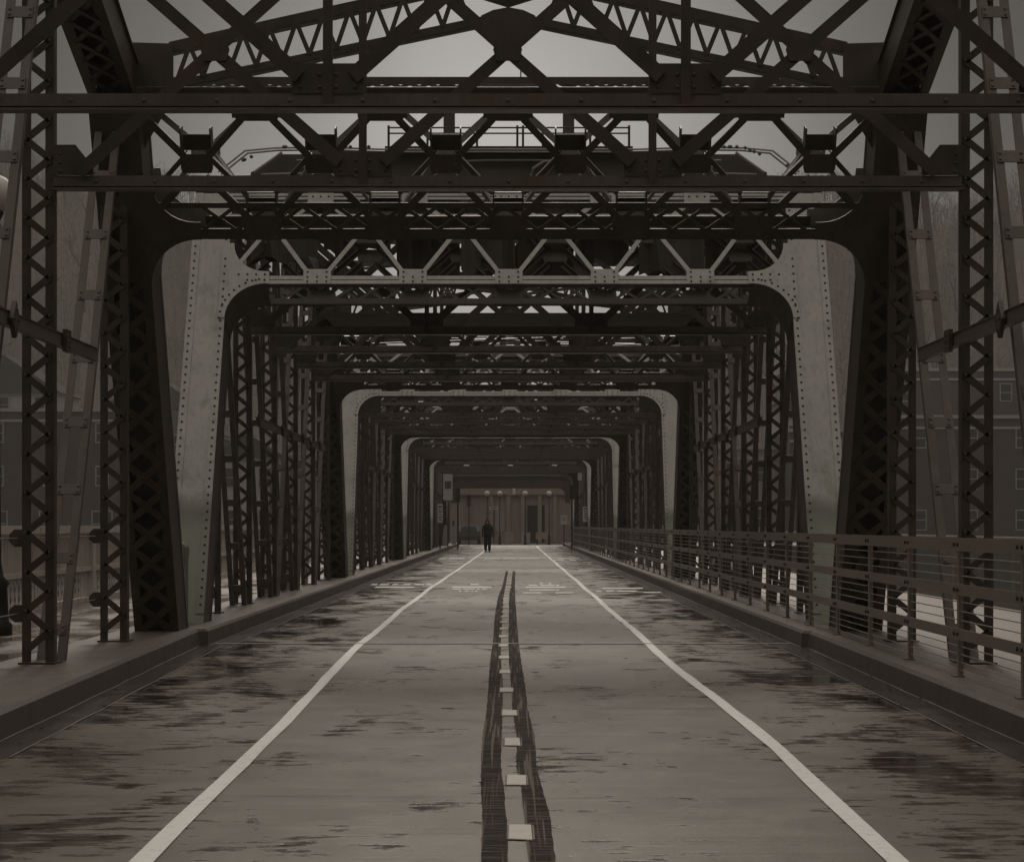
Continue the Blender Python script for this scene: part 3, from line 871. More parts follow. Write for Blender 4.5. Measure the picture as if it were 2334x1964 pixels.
# --- mid rail along the truss, with knuckle plates
def rail_meshes():
    out = {}
    y0, y1 = 2*PN+.1, 5*PN+1.35
    m = MB(); m.box(-.015, .015, y0, y1, 3.045, 3.155); m.box(-.03, .03, y0, y1, 3.1555, 3.163)
    m.box(-.03, .03, y0, y1, 3.037, 3.0445)
    out['bar'] = m.mesh('mid_rail', 'strut')
    pm = lambda a, b, d: Vector((d, a, b))
    for sx in (-1, 1):
        for big in (0, 1):
            k = MB(); s = .15 if big else .1
            d0, d1 = (sx*-.062, sx*-.0235)
            k.prism([(-s*.75, 0), (0, -s), (s*.75, 0), (0, s)] if big else [(-.09, -s), (.09, -s), (.09, s), (-.09, s)], pm, d0, d1)
            for a, b in ((0, .09), (0, -.09), (.07, 0), (-.07, 0)): k.rivet((sx*-.062, a*s*5, b*s*6), (-sx, 0, 0), .014, .012, 0)
            out['knuckle', sx, big] = k.mesh('knuckle_plate', 'iron')
    return out
RM = rail_meshes()

def bay(v0, v1, ks, first=False):
    p = (v1-v0)/7; sc = p/PN
    for sx in (-1, 1):
        for k in ks: add_post(v0+k*p, k, sx, first)
        # diagonals: falling away from the first half, mirrored in the second, crossed in the middle panel
        for k in (1, 2, 3): add_diag(v0+(k+1)*p, chord_z(k, first), -1, sx, sc)
        add_diag(v0+3*p, chord_z(4, first), 1, sx, sc)
        add_diag(v0+4*p, chord_z(5, first), 1, sx, sc); add_diag(v0+5*p, 6.15, 1, sx, sc)
        pts = [(k*PN, chord_z(k, first)) for k in range(1, 7)]
        key = (first, sx)
        if key not in CHM: CHM[key] = chord_mesh(pts, sx)
        o = link('top_chord', CHM[key][0], BR, (sx*(XT-.02), v0, 0)); o.scale = (1, sc, 1); [link('chord_lacing', q_, o) for q_ in CHM[key][1]]
        o = link('mid_rail', RM['bar'], BR, (sx*(XT-.215), v0, 0)); o.scale = (1, sc, 1)
        for yk, big in ((3*PN+1.3, 1), (4*PN+1.4, 1), (2*PN+.1, 0), (3*PN, 0), (4*PN, 0), (5*PN, 0)): link('knuckle_plate', RM['knuckle', sx, big], o, (0, yk, 3.1))
    for k in [2, 3, 4, 5]: add_cross(v0+k*p)
    add_gable(v0+6*p)
    if not first:
        m = LB
        o = link('lateral_brace', m, BR, (0, v0, 0)); o.scale = (1, sc, 1)
CHM = {}
m = MB()
for k in range(1, 6):
    for q in (-1, 1):
        m.bar((-q*3.95, k*PN, chord_z(k)+.02*q), (q*3.95, (k+1)*PN, chord_z(k+1)+.02*q), .11, .03, (1, 0, 0))
LB = m.mesh('lateral_brace', 'iron')
bay(VC[0], VC[1], (1, 2, 3, 4, 5, 6), True)
for i in range(1, 5): bay(VC[i], VC[i+1], (1, 2, 3, 4, 5, 6))
for i in range(0, 6):
    add_portal(VC[i], 0); add_portal(VC[i], math.pi)
# last short bay and the solid end portals
p = (BAY)/7
for sx in (-1, 1):
    for k in (1, 2, 3): add_post(VC[5]+k*p, 1 if k != 2 else 2, sx)
    add_diag(VC[5]+2*p, 6.15, -1, sx, 1.05); add_diag(VC[5]+2*p, 6.15, 1, sx, 1.05)
pm = lambda a, b, d: Vector((a, d, b))
def end_portal(y, zb, zt, r):
    m = MB(); E = 4.1
    inn = arc(-3.75+r, zb-r, -r, r, 0, 90, 6)
    poly = [(-E, zt), (-E, zb-r-.5), (-3.75, zb-r-.5)] + inn + [(-a, b) for a, b in reversed(inn)] + [(3.75, zb-r-.5), (E, zb-r-.5), (E, zt)]
    m.prism(poly, pm, y, y+.12)
    m.box(-E, E, y-.1, y+.2, zt+.0005, zt+.04)
    m.box(-3.3, 3.3, y-.06, y-.0005, zb+.0, zb+.03)
    m.obj('end_portal', 'iron', BR)
end_portal(112.4, 4.55, 5.3, .5); end_portal(119.5, 4.3, 5.2, .6); end_portal(127.5, 3.95, 5.0, .5)
# deck girders and floor beams under the road
m = MB()
for sx in (-1, 1): m.box(sx*4.6-.12, sx*4.6+.12, 2, ROAD_END-.1, -1.3, -.06)
m.obj('deck_girder', 'steelgirder', BR)
m = MB(); m.box(-7.1, 7.1, 2, ROAD_END-.1, -.25, -.06); m.obj('deck_slab', 'steelgirder', BR)
# octagonal cable anchors on the sidewalk side of the near posts
pN = (VC[1]-VC[0])/7
oct_ = [(math.cos(R(22.5+45*i))*.085, math.sin(R(22.5+45*i))*.085) for i in range(8)]
for k in (3, 4, 5, 6):
    for z in (1.33, .65):
        for sx in (-1,):
            m = MB(); m.prism([(-XT-.2+a, z+b) for a, b in oct_], pm, VC[0]+k*pN+.06, VC[0]+k*pN+.072)
            m.obj('cable_anchor', 'iron', BR)
for z in (1.33, .65):
    m = MB(); m.tube([(-XT-.2, VC[0]+3*pN, z), (-XT-.2, VC[0]+6*pN, z)], .006, 5); m.obj('guard_cable', 'wire', BR)

# ------------------------------------------------------------------ maintenance gantry over the roadway beyond the first portal
GA = thing('maintenance_gantry', 'dark sheeted work gantry with pipe edges and railing, hung behind the first portal', 'gantry', (XC, 26.3, 0))
m = MB()
m.prism([(-3.66, 6.3), (-3.66, 6.44), (-3.22, 6.7), (3.22, 6.7), (3.66, 6.44), (3.66, 6.3)], pm, .02, 2.7); m.obj('sheeting', 'dgrey2', GA)
rg = random.Random(11)
for i, (xa, xb, zlo) in enumerate(((-3.64, -2.72, 5.2), (-2.68, -1.72, 5.35), (-1.65, -.72, 4.95), (-.68, .1, 5.05), (.14, .95, 4.92), (1.0, 1.75, 5.25), (1.85, 2.75, 5.0), (2.8, 3.64, 5.05))):
    m = MB(); n_ = 7; vs_ = []
    for j in range(n_+1):
        x_ = xa+(xb-xa)*j/n_; y_ = .3*(i % 3)+.05*math.sin(j*1.7+i)
        vs_ += [(x_, y_, 6.295), (x_+.03*math.sin(j+i), y_+.06*math.sin(j*2.3), zlo+.06*math.sin(j*1.3+i)), (x_, y_+.02, 6.295), (x_+.03*math.sin(j+i), y_+.02+.06*math.sin(j*2.3), zlo+.06*math.sin(j*1.3+i))]
    m.add(vs_, [(4*j, 4*j+1, 4*j+5, 4*j+4) for j in range(n_)]+[(4*j+2, 4*j+6, 4*j+7, 4*j+3) for j in range(n_)]+[(4*j+1, 4*j+3, 4*j+7, 4*j+5) for j in range(n_)])
    m.obj('hanging_sheet', 'dgrey2', GA)
m = MB()
for i in range(14): m.box(-3.3, 3.3, 6.4+i*.24, 6.5+i*.24, 5.16, 5.18)
m.obj('plank_floor', 'plank', GA)
m = MB(); m.box(-1.75, 1.75, -.1, 1.4, 6.702, 6.79); m.obj('deck_board', 'iron', GA)
outl = [(-4.1, 6.42), (-3.72, 6.72), (-3.3, 6.76), (-2.6, 6.77), (-1.8, 6.74), (1.8, 6.74), (2.6, 6.77), (3.3, 6.76), (3.72, 6.72), (4.1, 6.42)]
for z_, k_ in ((0, 1.0), (-.035, .99)):
    m = MB(); m.tube([(a*k_, -.12, b+z_) for a, b in outl], .014, 6); m.obj('edge_pipe', 'wire', GA)
rg = random.Random(3)
for i in range(26):
    m = MB()
    x_ = rg.choice((-1, 1))*rg.uniform(1.9, 4.0)
    z_ = 6.75 if abs(x_) < 3.3 else 6.75-(abs(x_)-3.3)*.42
    m.lathe([(.008, 0), (.026, .015), (.026, .035), (.008, .05)], (x_, -.125, z_), 6)
    m.obj('pipe_clamp', 'dgrey', GA)
for sx in (-1, 1):
    m = MB(); m.tube([(sx*3.6, -.1, 6.42), (sx*3.2, -.1, 6.7)], .02, 6); m.obj('corner_pipe', 'wire', GA)
    for z0_, z1_, a0, a1 in ((6.6, 6.58, 3.0, 1.9), (6.5, 6.52, 3.0, 2.0), (6.4, 6.43, 3.5, 2.2)):
        m = MB(); m.tube([(sx*a0, -.06, z0_), (sx*a1, -.06, z1_)], .015, 6); m.obj('cross_pipe', 'wire', GA)
    m = MB(); m.box(sx*.85-.08, sx*.85+.08, .1, .24, 6.7905, 7.76); m.obj('pier', 'dgrey2', GA)
m = MB(); m.tube([(.3, -.06, 6.36), (.34, -.07, 6.48), (.5, -.08, 6.58), (.9, -.08, 6.6)], .02, 6); m.obj('hose', 'wire', GA)
m = MB(); m.tube([(-1.1, -.06, 6.57), (-.3, -.06, 6.6), (.4, -.06, 6.6), (1.1, -.06, 6.57)], .014, 6); m.obj('cross_pipe', 'wire', GA)
for z_ in (6.98, 7.06):
    m = MB(); m.tube([(-1.7, -.05, z_), (1.7, -.05, z_)], .012, 6); m.obj('guard_rail', 'iron', GA)
for x_ in (-1.7, -1.15, -.45, .12, .2, .48, 1.15, 1.7):
    m = MB(); m.box(x_-.016, x_+.016, -.066, -.034, 6.7905, 7.09); m.obj('rail_post', 'iron', GA)
m = MB(); m.box(-4.9, 4.9, .04, .12, 7.76, 7.8); m.box(-4.9, 4.9, .02, .0395, 7.69, 7.78); m.box(-4.9, 4.9, .03, .06, 7.47, 7.49); m.obj('lattice_beam', 'iron', GA)
m = MB(); x = -4.85; st = .53
while x < 4.4:
    if abs(x+st/2) > .6:
        m.bar((x, .028, 7.48), (x+st, .028, 7.7), .05, .008, (1, 0, 0)); m.bar((x+st, .0195, 7.48), (x, .0195, 7.7), .05, .008, (1, 0, 0))
    x += st/2*1.0
m.obj('beam_lacing', 'iron', GA)
m = MB(); m.box(-.42, .42, .0, .015, 7.47, 7.69); m.obj('centre_plate', 'dgrey', GA)
m = MB(); m.tube([(.17, .1, 7.8), (.17, .1, 8.3)], .01, 5); m.obj('aerial', 'iron', GA)

# ------------------------------------------------------------------ right hand railing
RX = 3.64
RAIL = thing('cable_railing', 'brown steel railing with thin horizontal cables along the right kerb', 'railing')
posts_y = [3.6+i*1.95 for i in range(64)]
pmx = MB()
pmx.box(.012, .05, -.035, .035, CURB, 1.3); pmx.box(-.03, .06, -.05, .05, CURB, CURB+.012)
for z in (.555, .92, 1.29):
    for dyy in (-.06, .06): pmx.rivet((-.0005, dyy, z), (-1, 0, 0), .022, .018, 1)
PMx = pmx.mesh('railing_post', ['rail', 'rivet'])
def rx(y): return RX + (.06 if y > 22 else .06*max(0, (y-8)/14))
for y in posts_y: link('railing_post', PMx, RAIL, (rx(y), y, 0))
for z, h in ((1.29, .11), (.92, .09), (.555, .09)):
    m = MB()
    ys = [2, 8, 22, ROAD_END-1]
    for a, b in zip(ys, ys[1:]): m.bar((rx(a)+.004, a, z), (rx(b)+.004, b, z), .014, h, (1, 0, 0))
    m.obj('flat_rail', 'rail', RAIL)
for z in (1.18, 1.105, 1.03, .815, .74, .665, .45, .385, .32, .255):
    m = MB()
    for a, b in zip(ys, ys[1:]): m.tube([(rx(a)+.03, a, z), (rx(b)+.03, b, z)], .0048, 5, cap=False)
    m.obj('rail_cable', 'wire', RAIL)

# ------------------------------------------------------------------ left parapet
PAR = thing('sidewalk_parapet', 'pale stained parapet with slotted panels and balusters along the left sidewalk', 'parapet')
PXX = -7.05; zz = CURB-.03
m = MB(); m.box(PXX-.12, PXX+.12, 4, ROAD_END, 1.32, 1.44); m.box(PXX-.09, PXX+.09, 4, ROAD_END, 1.29, 1.3195); m.obj('cap_rail', 'parapet', PAR)
m = MB(); m.box(PXX-.07, PXX+.07, 4, ROAD_END, .69, .76); m.box(PXX-.07, PXX+.07, 4, ROAD_END, zz, zz+.09); m.obj('lower_rail', 'parapet', PAR)
pan = MB(); pan.box(-.03, .03, .06, 2.94, .7605, 1.2895)
for i in range(19): pan.box(.0305, .038, .12+i*.15, .2+i*.15, .8, 1.25)
pan_m = pan.mesh('slotted_panel', 'parapet')
bal = MB()
for i in range(13):
    bal.lathe([(.018, 0), (.03, .05), (.014, .12), (.026, .2), (.014, .28), (.03, .36), (.018, .43)], (0, .15+i*.225, zz+.09), 6)
bal_m = bal.mesh('baluster_row', 'parapet', True)
pil = MB(); pil.box(-.1, .1, -.1, .1, zz, 1.3195); pil_m = pil.mesh('pier', 'parapet')
for i in range(41):
    y = 4+i*3.0
    if y > 126: break
    link('slotted_panel', pan_m, PAR, (PXX, y, 0)); link('baluster_row', bal_m, PAR, (PXX, y, 0)); link('pier', pil_m, PAR, (PXX, y, 0))
# right side outer edge railing
PR = thing('sidewalk_edge_rail', 'low dark edge beam along the outer side of the right sidewalk', 'railing')
m = MB(); m.box(7.62, 7.8, 4, ROAD_END, CURB-.03, CURB+.14); m.obj('edge_beam', 'kerb', PR)
m = MB()
for i in range(32): m.box(7.68, 7.72, 5+i*3.9, 5.04+i*3.9, CURB+.14, 1.25)
m.obj('edge_post', 'rail', PR)
m = MB(); m.tube([(7.7, 4, 1.25), (7.7, ROAD_END, 1.25)], .022, 6); m.obj('edge_handrail', 'rail', PR)

# ------------------------------------------------------------------ cabinet behind the left portal
CAB = thing('utility_cabinet', 'grey green rounded cabinet standing between the two left portal legs', 'cabinet', (-4.15, 23.0, 0))
m = MB(); m.box(-.13, .13, -.13, .13, CURB, 1.05); m.box(-.135, .135, -.135, .135, .98, .995)
m.obj('cabinet_body', 'cabinet', CAB)
m = MB()
cap_poly = [(-.14, 1.05), (.14, 1.05), (.14, 1.15)] + [(.14*math.cos(R(a)), 1.15+.1*math.sin(R(a))) for a in range(20, 180, 20)] + [(-.14, 1.15)]
m.prism(cap_poly, pm, -.14, .14); m.obj('rounded_cap', 'cabinet', CAB)

# ------------------------------------------------------------------ lamps
def lamp(x, y, h, label, group, r=.22, z0=0., s=1.0):
    L = thing('globe_street_lamp', label, 'street lamp', (x, y, z0), 0, group)
    m = MB(); m.lathe([(.2*s, 0), (.2*s, .12), (.16*s, .16), (.14*s, .55), (.17*s, .6), (.1*s, .68), (.07*s, .85), (.055*s, h*.6), (.045*s, h-.25), (.08*s, h-.2), (.05*s, h-.12), (.1*s, h-.02), (.1*s, h)], n=12)
    m.obj('lamp_post', 'black', L, True)
    m = MB(); m.lathe([(r*math.sin(R(a)), h+r*.95-r*math.cos(R(a))) for a in range(20, 180, 16)], n=14); m.obj('globe', 'globe', L, True)
    m = MB(); m.lathe([(.06, h+r*1.9), (.05, h+r*2.05), (.015, h+r*2.3)], n=8); m.obj('finial', 'black', L)
    return L
lamp(-6.0, 21.6, 4.92, 'tall black fluted lamp post at the far left edge beside the sidewalk parapet', None, .22, CURB-.03, 1.0)
gl = 'globe lamps across the far end of the bridge'
for xd, lb in ((997, 'globe lamp on thin black post just behind the walking person'), (1023, 'globe lamp with black post second from left at the far end'), (1075, 'globe lamp right of the road centre, in front of the dark doorway wall'), (1124, 'globe lamp furthest right in the far end row')):
    lamp((xd-1046)*136/3800, 136, 3.55, lb, gl, .2, 0, .6)
lamp(-27, 120+14, 2.6, 'small globe lamp seen far off between the two near left posts', None, .25)

# ------------------------------------------------------------------ signs and end fittings
def sign(name, label, x, y, w, h, zc, rows=(), patch=None, post=True, group=None, mat='sign'):
    o = thing(name, label, 'sign', (x, y, 0), 0, group)
    m = MB(); m.box(-w/2, w/2, -.02, 0, zc-h/2, zc+h/2); m.obj('panel', mat, o)
    if rows or patch:
        m = MB()
        for (a, b, z, t) in rows: m.box(a*w, b*w, -.026, -.0205, zc+z*h-t*h/2, zc+z*h+t*h/2)
        if patch: m.box(patch[0]*w, patch[1]*w, -.026, -.0205, zc+patch[2]*h, zc+patch[3]*h)
        m.obj('legend', 'ink' if not patch else 'dgrey', o)
    if post:
        m = MB(); m.box(-.035, .035, .0005, .05, CURB, zc+h/2-.05); m.obj('sign_post', 'black', o)
    return o
sign('notice_board', 'tall white board with a dark square on it, on the left truss', -3.5, 103, .52, 1.45, 3.55, patch=(-.35, .35, -.07, .22))
rowsA = [(-.35, .35, .36, .07), (-.3, .1, .2, .05), (-.3, .3, .08, .05), (-.25, .2, -.06, .05), (-.3, .25, -.2, .05), (-.2, .3, -.34, .05)]
sign('rule_sign', 'narrow white lettered sign below the tall board on the left truss', -3.72, 97.5, .28, .98, 2.05, rowsA)
sign('rule_sign', 'white lettered sign on the right truss above the railing', 3.9, 96, .38, .78, 2.0, rowsA)
sign('rule_sign', 'small white square sign at the right end of the railing', 3.2, 112, .4, .55, 1.75, [(-.3, .3, .2, .06), (-.25, .25, 0, .06)])
sign('street_name_sign', 'small white blade sign on a thin post behind the person', (1011-1046)*134/3800, 134, .6, .18, 2.65, [(-.4, .4, 0, .4)])
LBX = thing('light_box', 'small pale lamp box high on the right truss', 'lamp', (3.85, 104, 0))
m = MB(); m.box(-.11, .11, -.1, .1, 3.95, 4.25); m.prism([(-.13, 4.25), (.13, 4.25), (.06, 4.36), (-.06, 4.36)], pm, -.12, .12); m.obj('lamp_housing', 'sign', LBX)
m = MB(); m.bar((.1, 0, 4.1), (.3, 0, 4.1), .03, .03, (0, 1, 0)); m.obj('bracket', 'black', LBX)
def signal(x, y, zc, label):
    o = thing('traffic_signal', label, 'traffic light', (x, y, 0))
    m = MB(); m.box(-.14, .14, -.1, .1, zc-.42, zc+.42); m.obj('signal_head', 'black', o)
    m = MB()
    for k in (-1, 0, 1): m.lathe([(.09, 0), (.1, .02), (.02, .025)], (0, 0, 0), 10); 
    m2 = MB()
    for k in (-1, 0, 1):
        vs = [(.1*math.cos(a), -.104-.0, zc+k*.26+.1*math.sin(a)) for a in [i*math.pi/5 for i in range(10)]]
        vs2 = [(p[0], -.115, p[2]) for p in vs]
        m2.add(vs+vs2, [tuple(range(10, 20))] + [(i, (i+1) % 10, 10+(i+1) % 10, 10+i) for i in range(10)])
    m2.obj('lens_column', 'glass', o)
    m = MB(); m.tube([(0, .12, 0), (0, .12, zc+.3)], .05, 8); m.obj('signal_post', 'black', o)
signal(3.55, 108, 3.35, 'dark traffic signal hanging by the right truss near the far end')
signal(-3.15, 110, 3.2, 'dark traffic signal beside the tall white board on the left')
signal((960-1046)*134/3800, 134, 3.2, 'traffic signal on a pole at the left of the far street')
def wrapped(x, y, h, w, label):
    o = thing('barrier_panel', label, 'barrier', (x, y, 0), 0, 'pale barrier panels at the foot of the left truss')
    m = MB(); poly = [(-w/2, CURB), (w/2, CURB), (w/2*.9, h*.5), (w/2, h*.8), (w*.2, h), (-w*.3, h*.96), (-w/2*.95, h*.6)]
    m.prism(poly, pm, -.05, .05); m.obj('sheet', 'coping', o)
    m = MB(); m.box(-w*.15, w*.15, -.02, .02, h*.9, h+.35); m.obj('strut', 'black', o)
wrapped(-3.95, 112, 1.45, .34, 'pale sheeted barrier panel at left kerb, nearer of the two')
wrapped(-3.75, 121, 1.4, .36, 'pale sheeted barrier panel at left kerb, further of the two')
HL = thing('hanging_lamp', 'white pendant lamp with sagging wire at the far end portal', 'lamp', (.2, 127.3, 0))
m = MB(); m.lathe([(.04, 3.95), (.1, 3.9), (.12, 3.6), (.08, 3.5)], n=10); m.obj('pendant', 'globe', HL)
m = MB(); pts = [(-.75+i*.15, 0, 3.85-.35*math.sin(math.pi*min(1, max(0, i/8.0)))) for i in range(9)]
m.tube(pts, .015, 5); m.obj('sagging_wire', 'globe', HL)
for xd, w, lb in ((1042, 18, 'pale square planter left of the far end lamp'), (1076.5, 18, 'pale square planter right of the road centre line')):
    X = (xd-1046)*138/3800
    o = thing('planter', lb, 'planter', (X, 138, 0), 0, 'pale planters at the far end')
    ww = w*138/3800/2
    m = MB(); m.hexa([(-ww*.9, -.35, 0), (ww*.9, -.35, 0), (ww*.9, .35, 0), (-ww*.9, .35, 0), (-ww, -.4, .8), (ww, -.4, .8), (ww, .4, .8), (-ww, .4, .8)]); m.obj('tub', 'coping', o)
    m = MB(); m.box(-ww*1.05, ww*1.05, -.43, .43, .8005, .88); m.obj('rim', 'coping', o)
o = thing('bench', 'pale bench in front of the far building on the right', 'bench', ((1112-1046)*139/3800, 139, 0))
m = MB(); m.box(-.55, .55, -.25, .25, .4, .46); m.obj('seat', 'coping', o)
m = MB(); m.box(-.55, .55, .22, .27, .46, .9); m.obj('backrest', 'render', o)
for sx in (-1, 1): m = MB(); m.box(sx*.45-.04, sx*.45+.04, -.22, .22, 0, .4); m.obj('leg', 'black', o)
# parked car at the far left end
o = thing('parked_car', 'dark car parked at the left of the far street', 'car', ((960-1046)*140/3800, 141, 0), R(90))
m = MB()
body = [(-2.1, .3), (2.1, .3), (2.15, .7), (1.3, .85), (.75, 1.4), (-1.75, 1.42), (-2.08, .95), (-2.15, .6)]
m.prism(body, lambda a, b, d: Vector((a, d, b)), -.82, .82); m.obj('body', 'carpaint', o)
m = MB(); m.prism([(1.2, .88), (.74, 1.33), (-1.6, 1.35), (-1.85, .98)], lambda a, b, d: Vector((a, d, b)), -.826, .826); m.obj('window', 'carglass', o)
m = MB(); m.hexa([(-2.1, -.62, .97), (-1.9, -.62, .97), (-1.9, .62, .97), (-2.1, .62, .97), (-1.84, -.55, 1.34), (-1.6, -.55, 1.34), (-1.6, .55, 1.34), (-1.84, .55, 1.34)]); m.obj('rear_window', 'carglass', o)
for a in (-1.35, 1.35):
    for b in (-.75, .75):
        m = MB(); m.tube([(a, b-.1, .32), (a, b+.1, .32)], .32, 12); m.obj('wheel', 'tyre', o)

# ------------------------------------------------------------------ the walking person
def person(x, y):
    o = thing('person', 'person in a dark hooded jacket and trousers walking on the left lane', 'person', (x, y, 0))
    me = bpy.data.meshes.new('body')
    J = {'pelvis': (0, 0, .92, .15, .11), 'waist': (0, 0, 1.08, .15, .11), 'chest': (0, -.01, 1.3, .19, .13), 'neck': (0, -.03, 1.47, .075, .075), 'head': (0, -.05, 1.56, .09, .1), 'top': (0, -.04, 1.65, .075, .085)}
    names = list(J); verts = [J[n][:3] for n in names]; rad = [J[n][3:] for n in names]
    edges = [(0, 1), (1, 2), (2, 3), (3, 4), (4, 5)]
    def chain(start, pts):
        p = start
        for q in pts:
            verts.append(q[:3]); rad.append((q[3], q[3])); edges.append((p, len(verts)-1)); p = len(verts)-1
        return p
    for sx in (-1, 1):
        ph = .16*sx
        chain(0, [(sx*.1, 0, .86, .115), (sx*.105, ph*.5, .5, .1), (sx*.1, ph*.9, .28, .092), (sx*.095, ph*.8+.03, .1, .085), (sx*.1, ph*.8-.12, .04, .04)])
        hand = chain(2, [(sx*.21, -.01, 1.38, .075), (sx*.275, .03-ph*.3, 1.12, .055), (sx*.285, -.05-ph*.6, .88, .042), (sx*.28, -.07-ph*.7, .8, .034)])
        for i, (a, L) in enumerate(((-.026, .075), (-.009, .085), (.009, .08), (.026, .065))):
            chain(hand, [(sx*.28+a*.3, -.075-ph*.7+a, .76, .0095), (sx*.275, -.08-ph*.7+a, .76-L*.5, .009), (sx*.268, -.085-ph*.7+a, .76-L, .0075)])
        chain(hand, [(sx*.262, -.1-ph*.7, .775, .011), (sx*.255, -.115-ph*.7, .74, .009)])
    me.from_pydata(verts, edges, [])
    me.materials.append(M['cloth'])
    b = link('body', me, o)
    sk = b.modifiers.new('skin', 'SKIN'); sk.use_smooth_shade = True
    for i, r in enumerate(rad): me.skin_vertices[0].data[i].radius = r
    me.skin_vertices[0].data[0].use_root = True
    ss = b.modifiers.new('sub', 'SUBSURF'); ss.levels = 1; ss.render_levels = 1
    # jacket hem, hood, shoes
    m = MB(); m.lathe([(.2, .78), (.215, .95), (.2, 1.1), (.23, 1.3), (.2, 1.42), (.1, 1.5)], n=16)
    j = m.obj('jacket', 'cloth', o, True); j.scale = (1.05, .72, 1)
    m = MB(); m.lathe([(.12, 1.43), (.13, 1.5), (.128, 1.58), (.115, 1.66), (.07, 1.715), (.02, 1.73)], (0, 0, 0), 14); h = m.obj('hood', 'cloth', o, True); h.location = (0, -.03, 0)
    for sx in (-1, 1):
        m = MB(); yy = .13*sx
        m.prism([(yy-.17, .0), (yy+.1, .0), (yy+.1, .09), (yy+.02, .13), (yy-.08, .08), (yy-.17, .05)], lambda a, b, d: Vector((d, a, b)), sx*.1-.045, sx*.1+.045); s_ = m.obj('shoe', 'shoe', o)
        m = MB(); m.box(sx*.1-.047, sx*.1+.047, yy-.175, yy+.105, -.001, .018); m.obj('sole', 'sole', s_)
    m = MB(); m.prism([(-.07, 1.5), (.07, 1.5), (.075, 1.6), (.04, 1.66), (-.04, 1.66), (-.075, 1.6)], pm, -.165, -.155); m.obj('face', 'skin', o)
person(-1.27, 100.5)

# ------------------------------------------------------------------ buildings on the far bank
def building(name, label, x0, x1, y, depth, h, wall, floors, cols, coping=True, roof=None, ww=1.0, wh=1.6, shop=False, z0=0, skip=0.0):
    o = thing(name, label, 'building', ((x0+x1)/2, y, z0)); w = (x1-x0)/2
    m = MB(); m.box(-w, w, 0, depth, 0, h); m.obj('wall', wall, o)
    if coping:
        m = MB(); m.box(-w-.15, w+.15, -.2, depth+.1, h+.001, h+.3); m.box(-w-.05, w+.05, -.12, -.001, h-.9, h-.7); m.obj('cornice', 'coping', o)
    if roof == 'gable':
        m = MB(); m.prism([(-w-.4, h+.002), (w+.4, h+.002), (0, h+w*.7)], pm, -.4, depth+.3); m.obj('roof', 'slate', o)
    elif roof == 'hip':
        m = MB(); i = min(w*.8, 2.2); hh = 2.4
        m.hexa([(-w-.3, -.3, h+.302), (w+.3, -.3, h+.302), (w+.3, depth, h+.302), (-w-.3, depth, h+.302), (-w+i, i, h+hh), (w-i, i, h+hh), (w-i, depth-i, h+hh), (-w+i, depth-i, h+hh)]); m.obj('roof', 'slate', o)
    fh = h/floors
    for f in range(floors):
        for c in range(cols):
            if random.random() < skip: continue
            cx = -w+(c+.5)*2*w/cols; zb = f*fh+fh*.3
            a, b = (ww, wh) if not (shop and f == 0) else (w/cols*.8*2*.45, fh*.55)
            if shop and f == 0: zb = .5
            m = MB(); t = .1
            m.box(cx-a/2-t, cx+a/2+t, -.09, -.001, zb-t, zb); m.box(cx-a/2-t, cx+a/2+t, -.09, -.001, zb+b, zb+b+t)
            m.box(cx-a/2-t, cx-a/2, -.09, -.001, zb, zb+b); m.box(cx+a/2, cx+a/2+t, -.09, -.001, zb, zb+b)
            m.box(cx-a/2, cx+a/2, -.06, -.001, zb+b/2-.04, zb+b/2+.04)
            fr = m.obj('window', 'frame', o)
            m = MB(); m.box(cx-a/2, cx+a/2, -.03, -.0005, zb, zb+b/2-.041); m.box(cx-a/2, cx+a/2, -.03, -.0005, zb+b/2+.041, zb+b); m.obj('pane', 'glass', fr)
    return o
building('brick_building', 'dark brown brick building at the far left with small pale framed windows', -62, -34, 165, 14, 11.5, 'brick1', 3, 6, skip=.1, shop=True)
building('row_house', 'narrow grey brick row house right of the dark left building', -33.5, -27, 168, 12, 9.5, 'brick2', 3, 2, roof='hip')
building('row_house', 'cream sided house among the left bank roofs', -26.5, -20.5, 166, 10, 7.5, 'cream', 2, 2, coping=False, roof='gable')
building('brick_building', 'brown rendered block seen between the left truss posts', -20, -14, 164, 12, 8.5, 'render', 2, 3, shop=True)
building('hillside_house', 'pale porch house high on the left hillside', -62, -50, 205, 10, 6, 'cream', 2, 3, coping=False, roof='gable', z0=10)
building('hillside_house', 'grey brick house on the left hillside with a dark gable roof', -47, -36, 215, 10, 6, 'brick2', 2, 3, coping=False, roof='gable', z0=9)
building('brick_building', 'long flat roofed brown block at the far right with pale coping', 33, 64, 160, 16, 10.6, 'brick1', 3, 7, skip=.12)
building('brick_building', 'taller brown block rising behind the flat roofed right building', 36, 66, 182, 14, 16.5, 'brick2', 4, 6, skip=.15)
building('brick_building', 'grey brown building left of the long right hand block', 24.5, 32.4, 163, 12, 9.6, 'brick2', 3, 3)
building('row_house', 'white gabled house on the right hillside behind the bare tree', 33, 38.5, 225, 9, 6, 'cream', 2, 2, coping=False, roof='gable', z0=20)
building('row_house', 'small pale roofed house right of the right portal', 30, 35, 205, 9, 5, 'cream', 2, 2, coping=False, roof='gable', z0=10)
building('row_house', 'brown rendered low house between the right truss posts', 14.5, 24, 166, 11, 8.2, 'render', 2, 3)
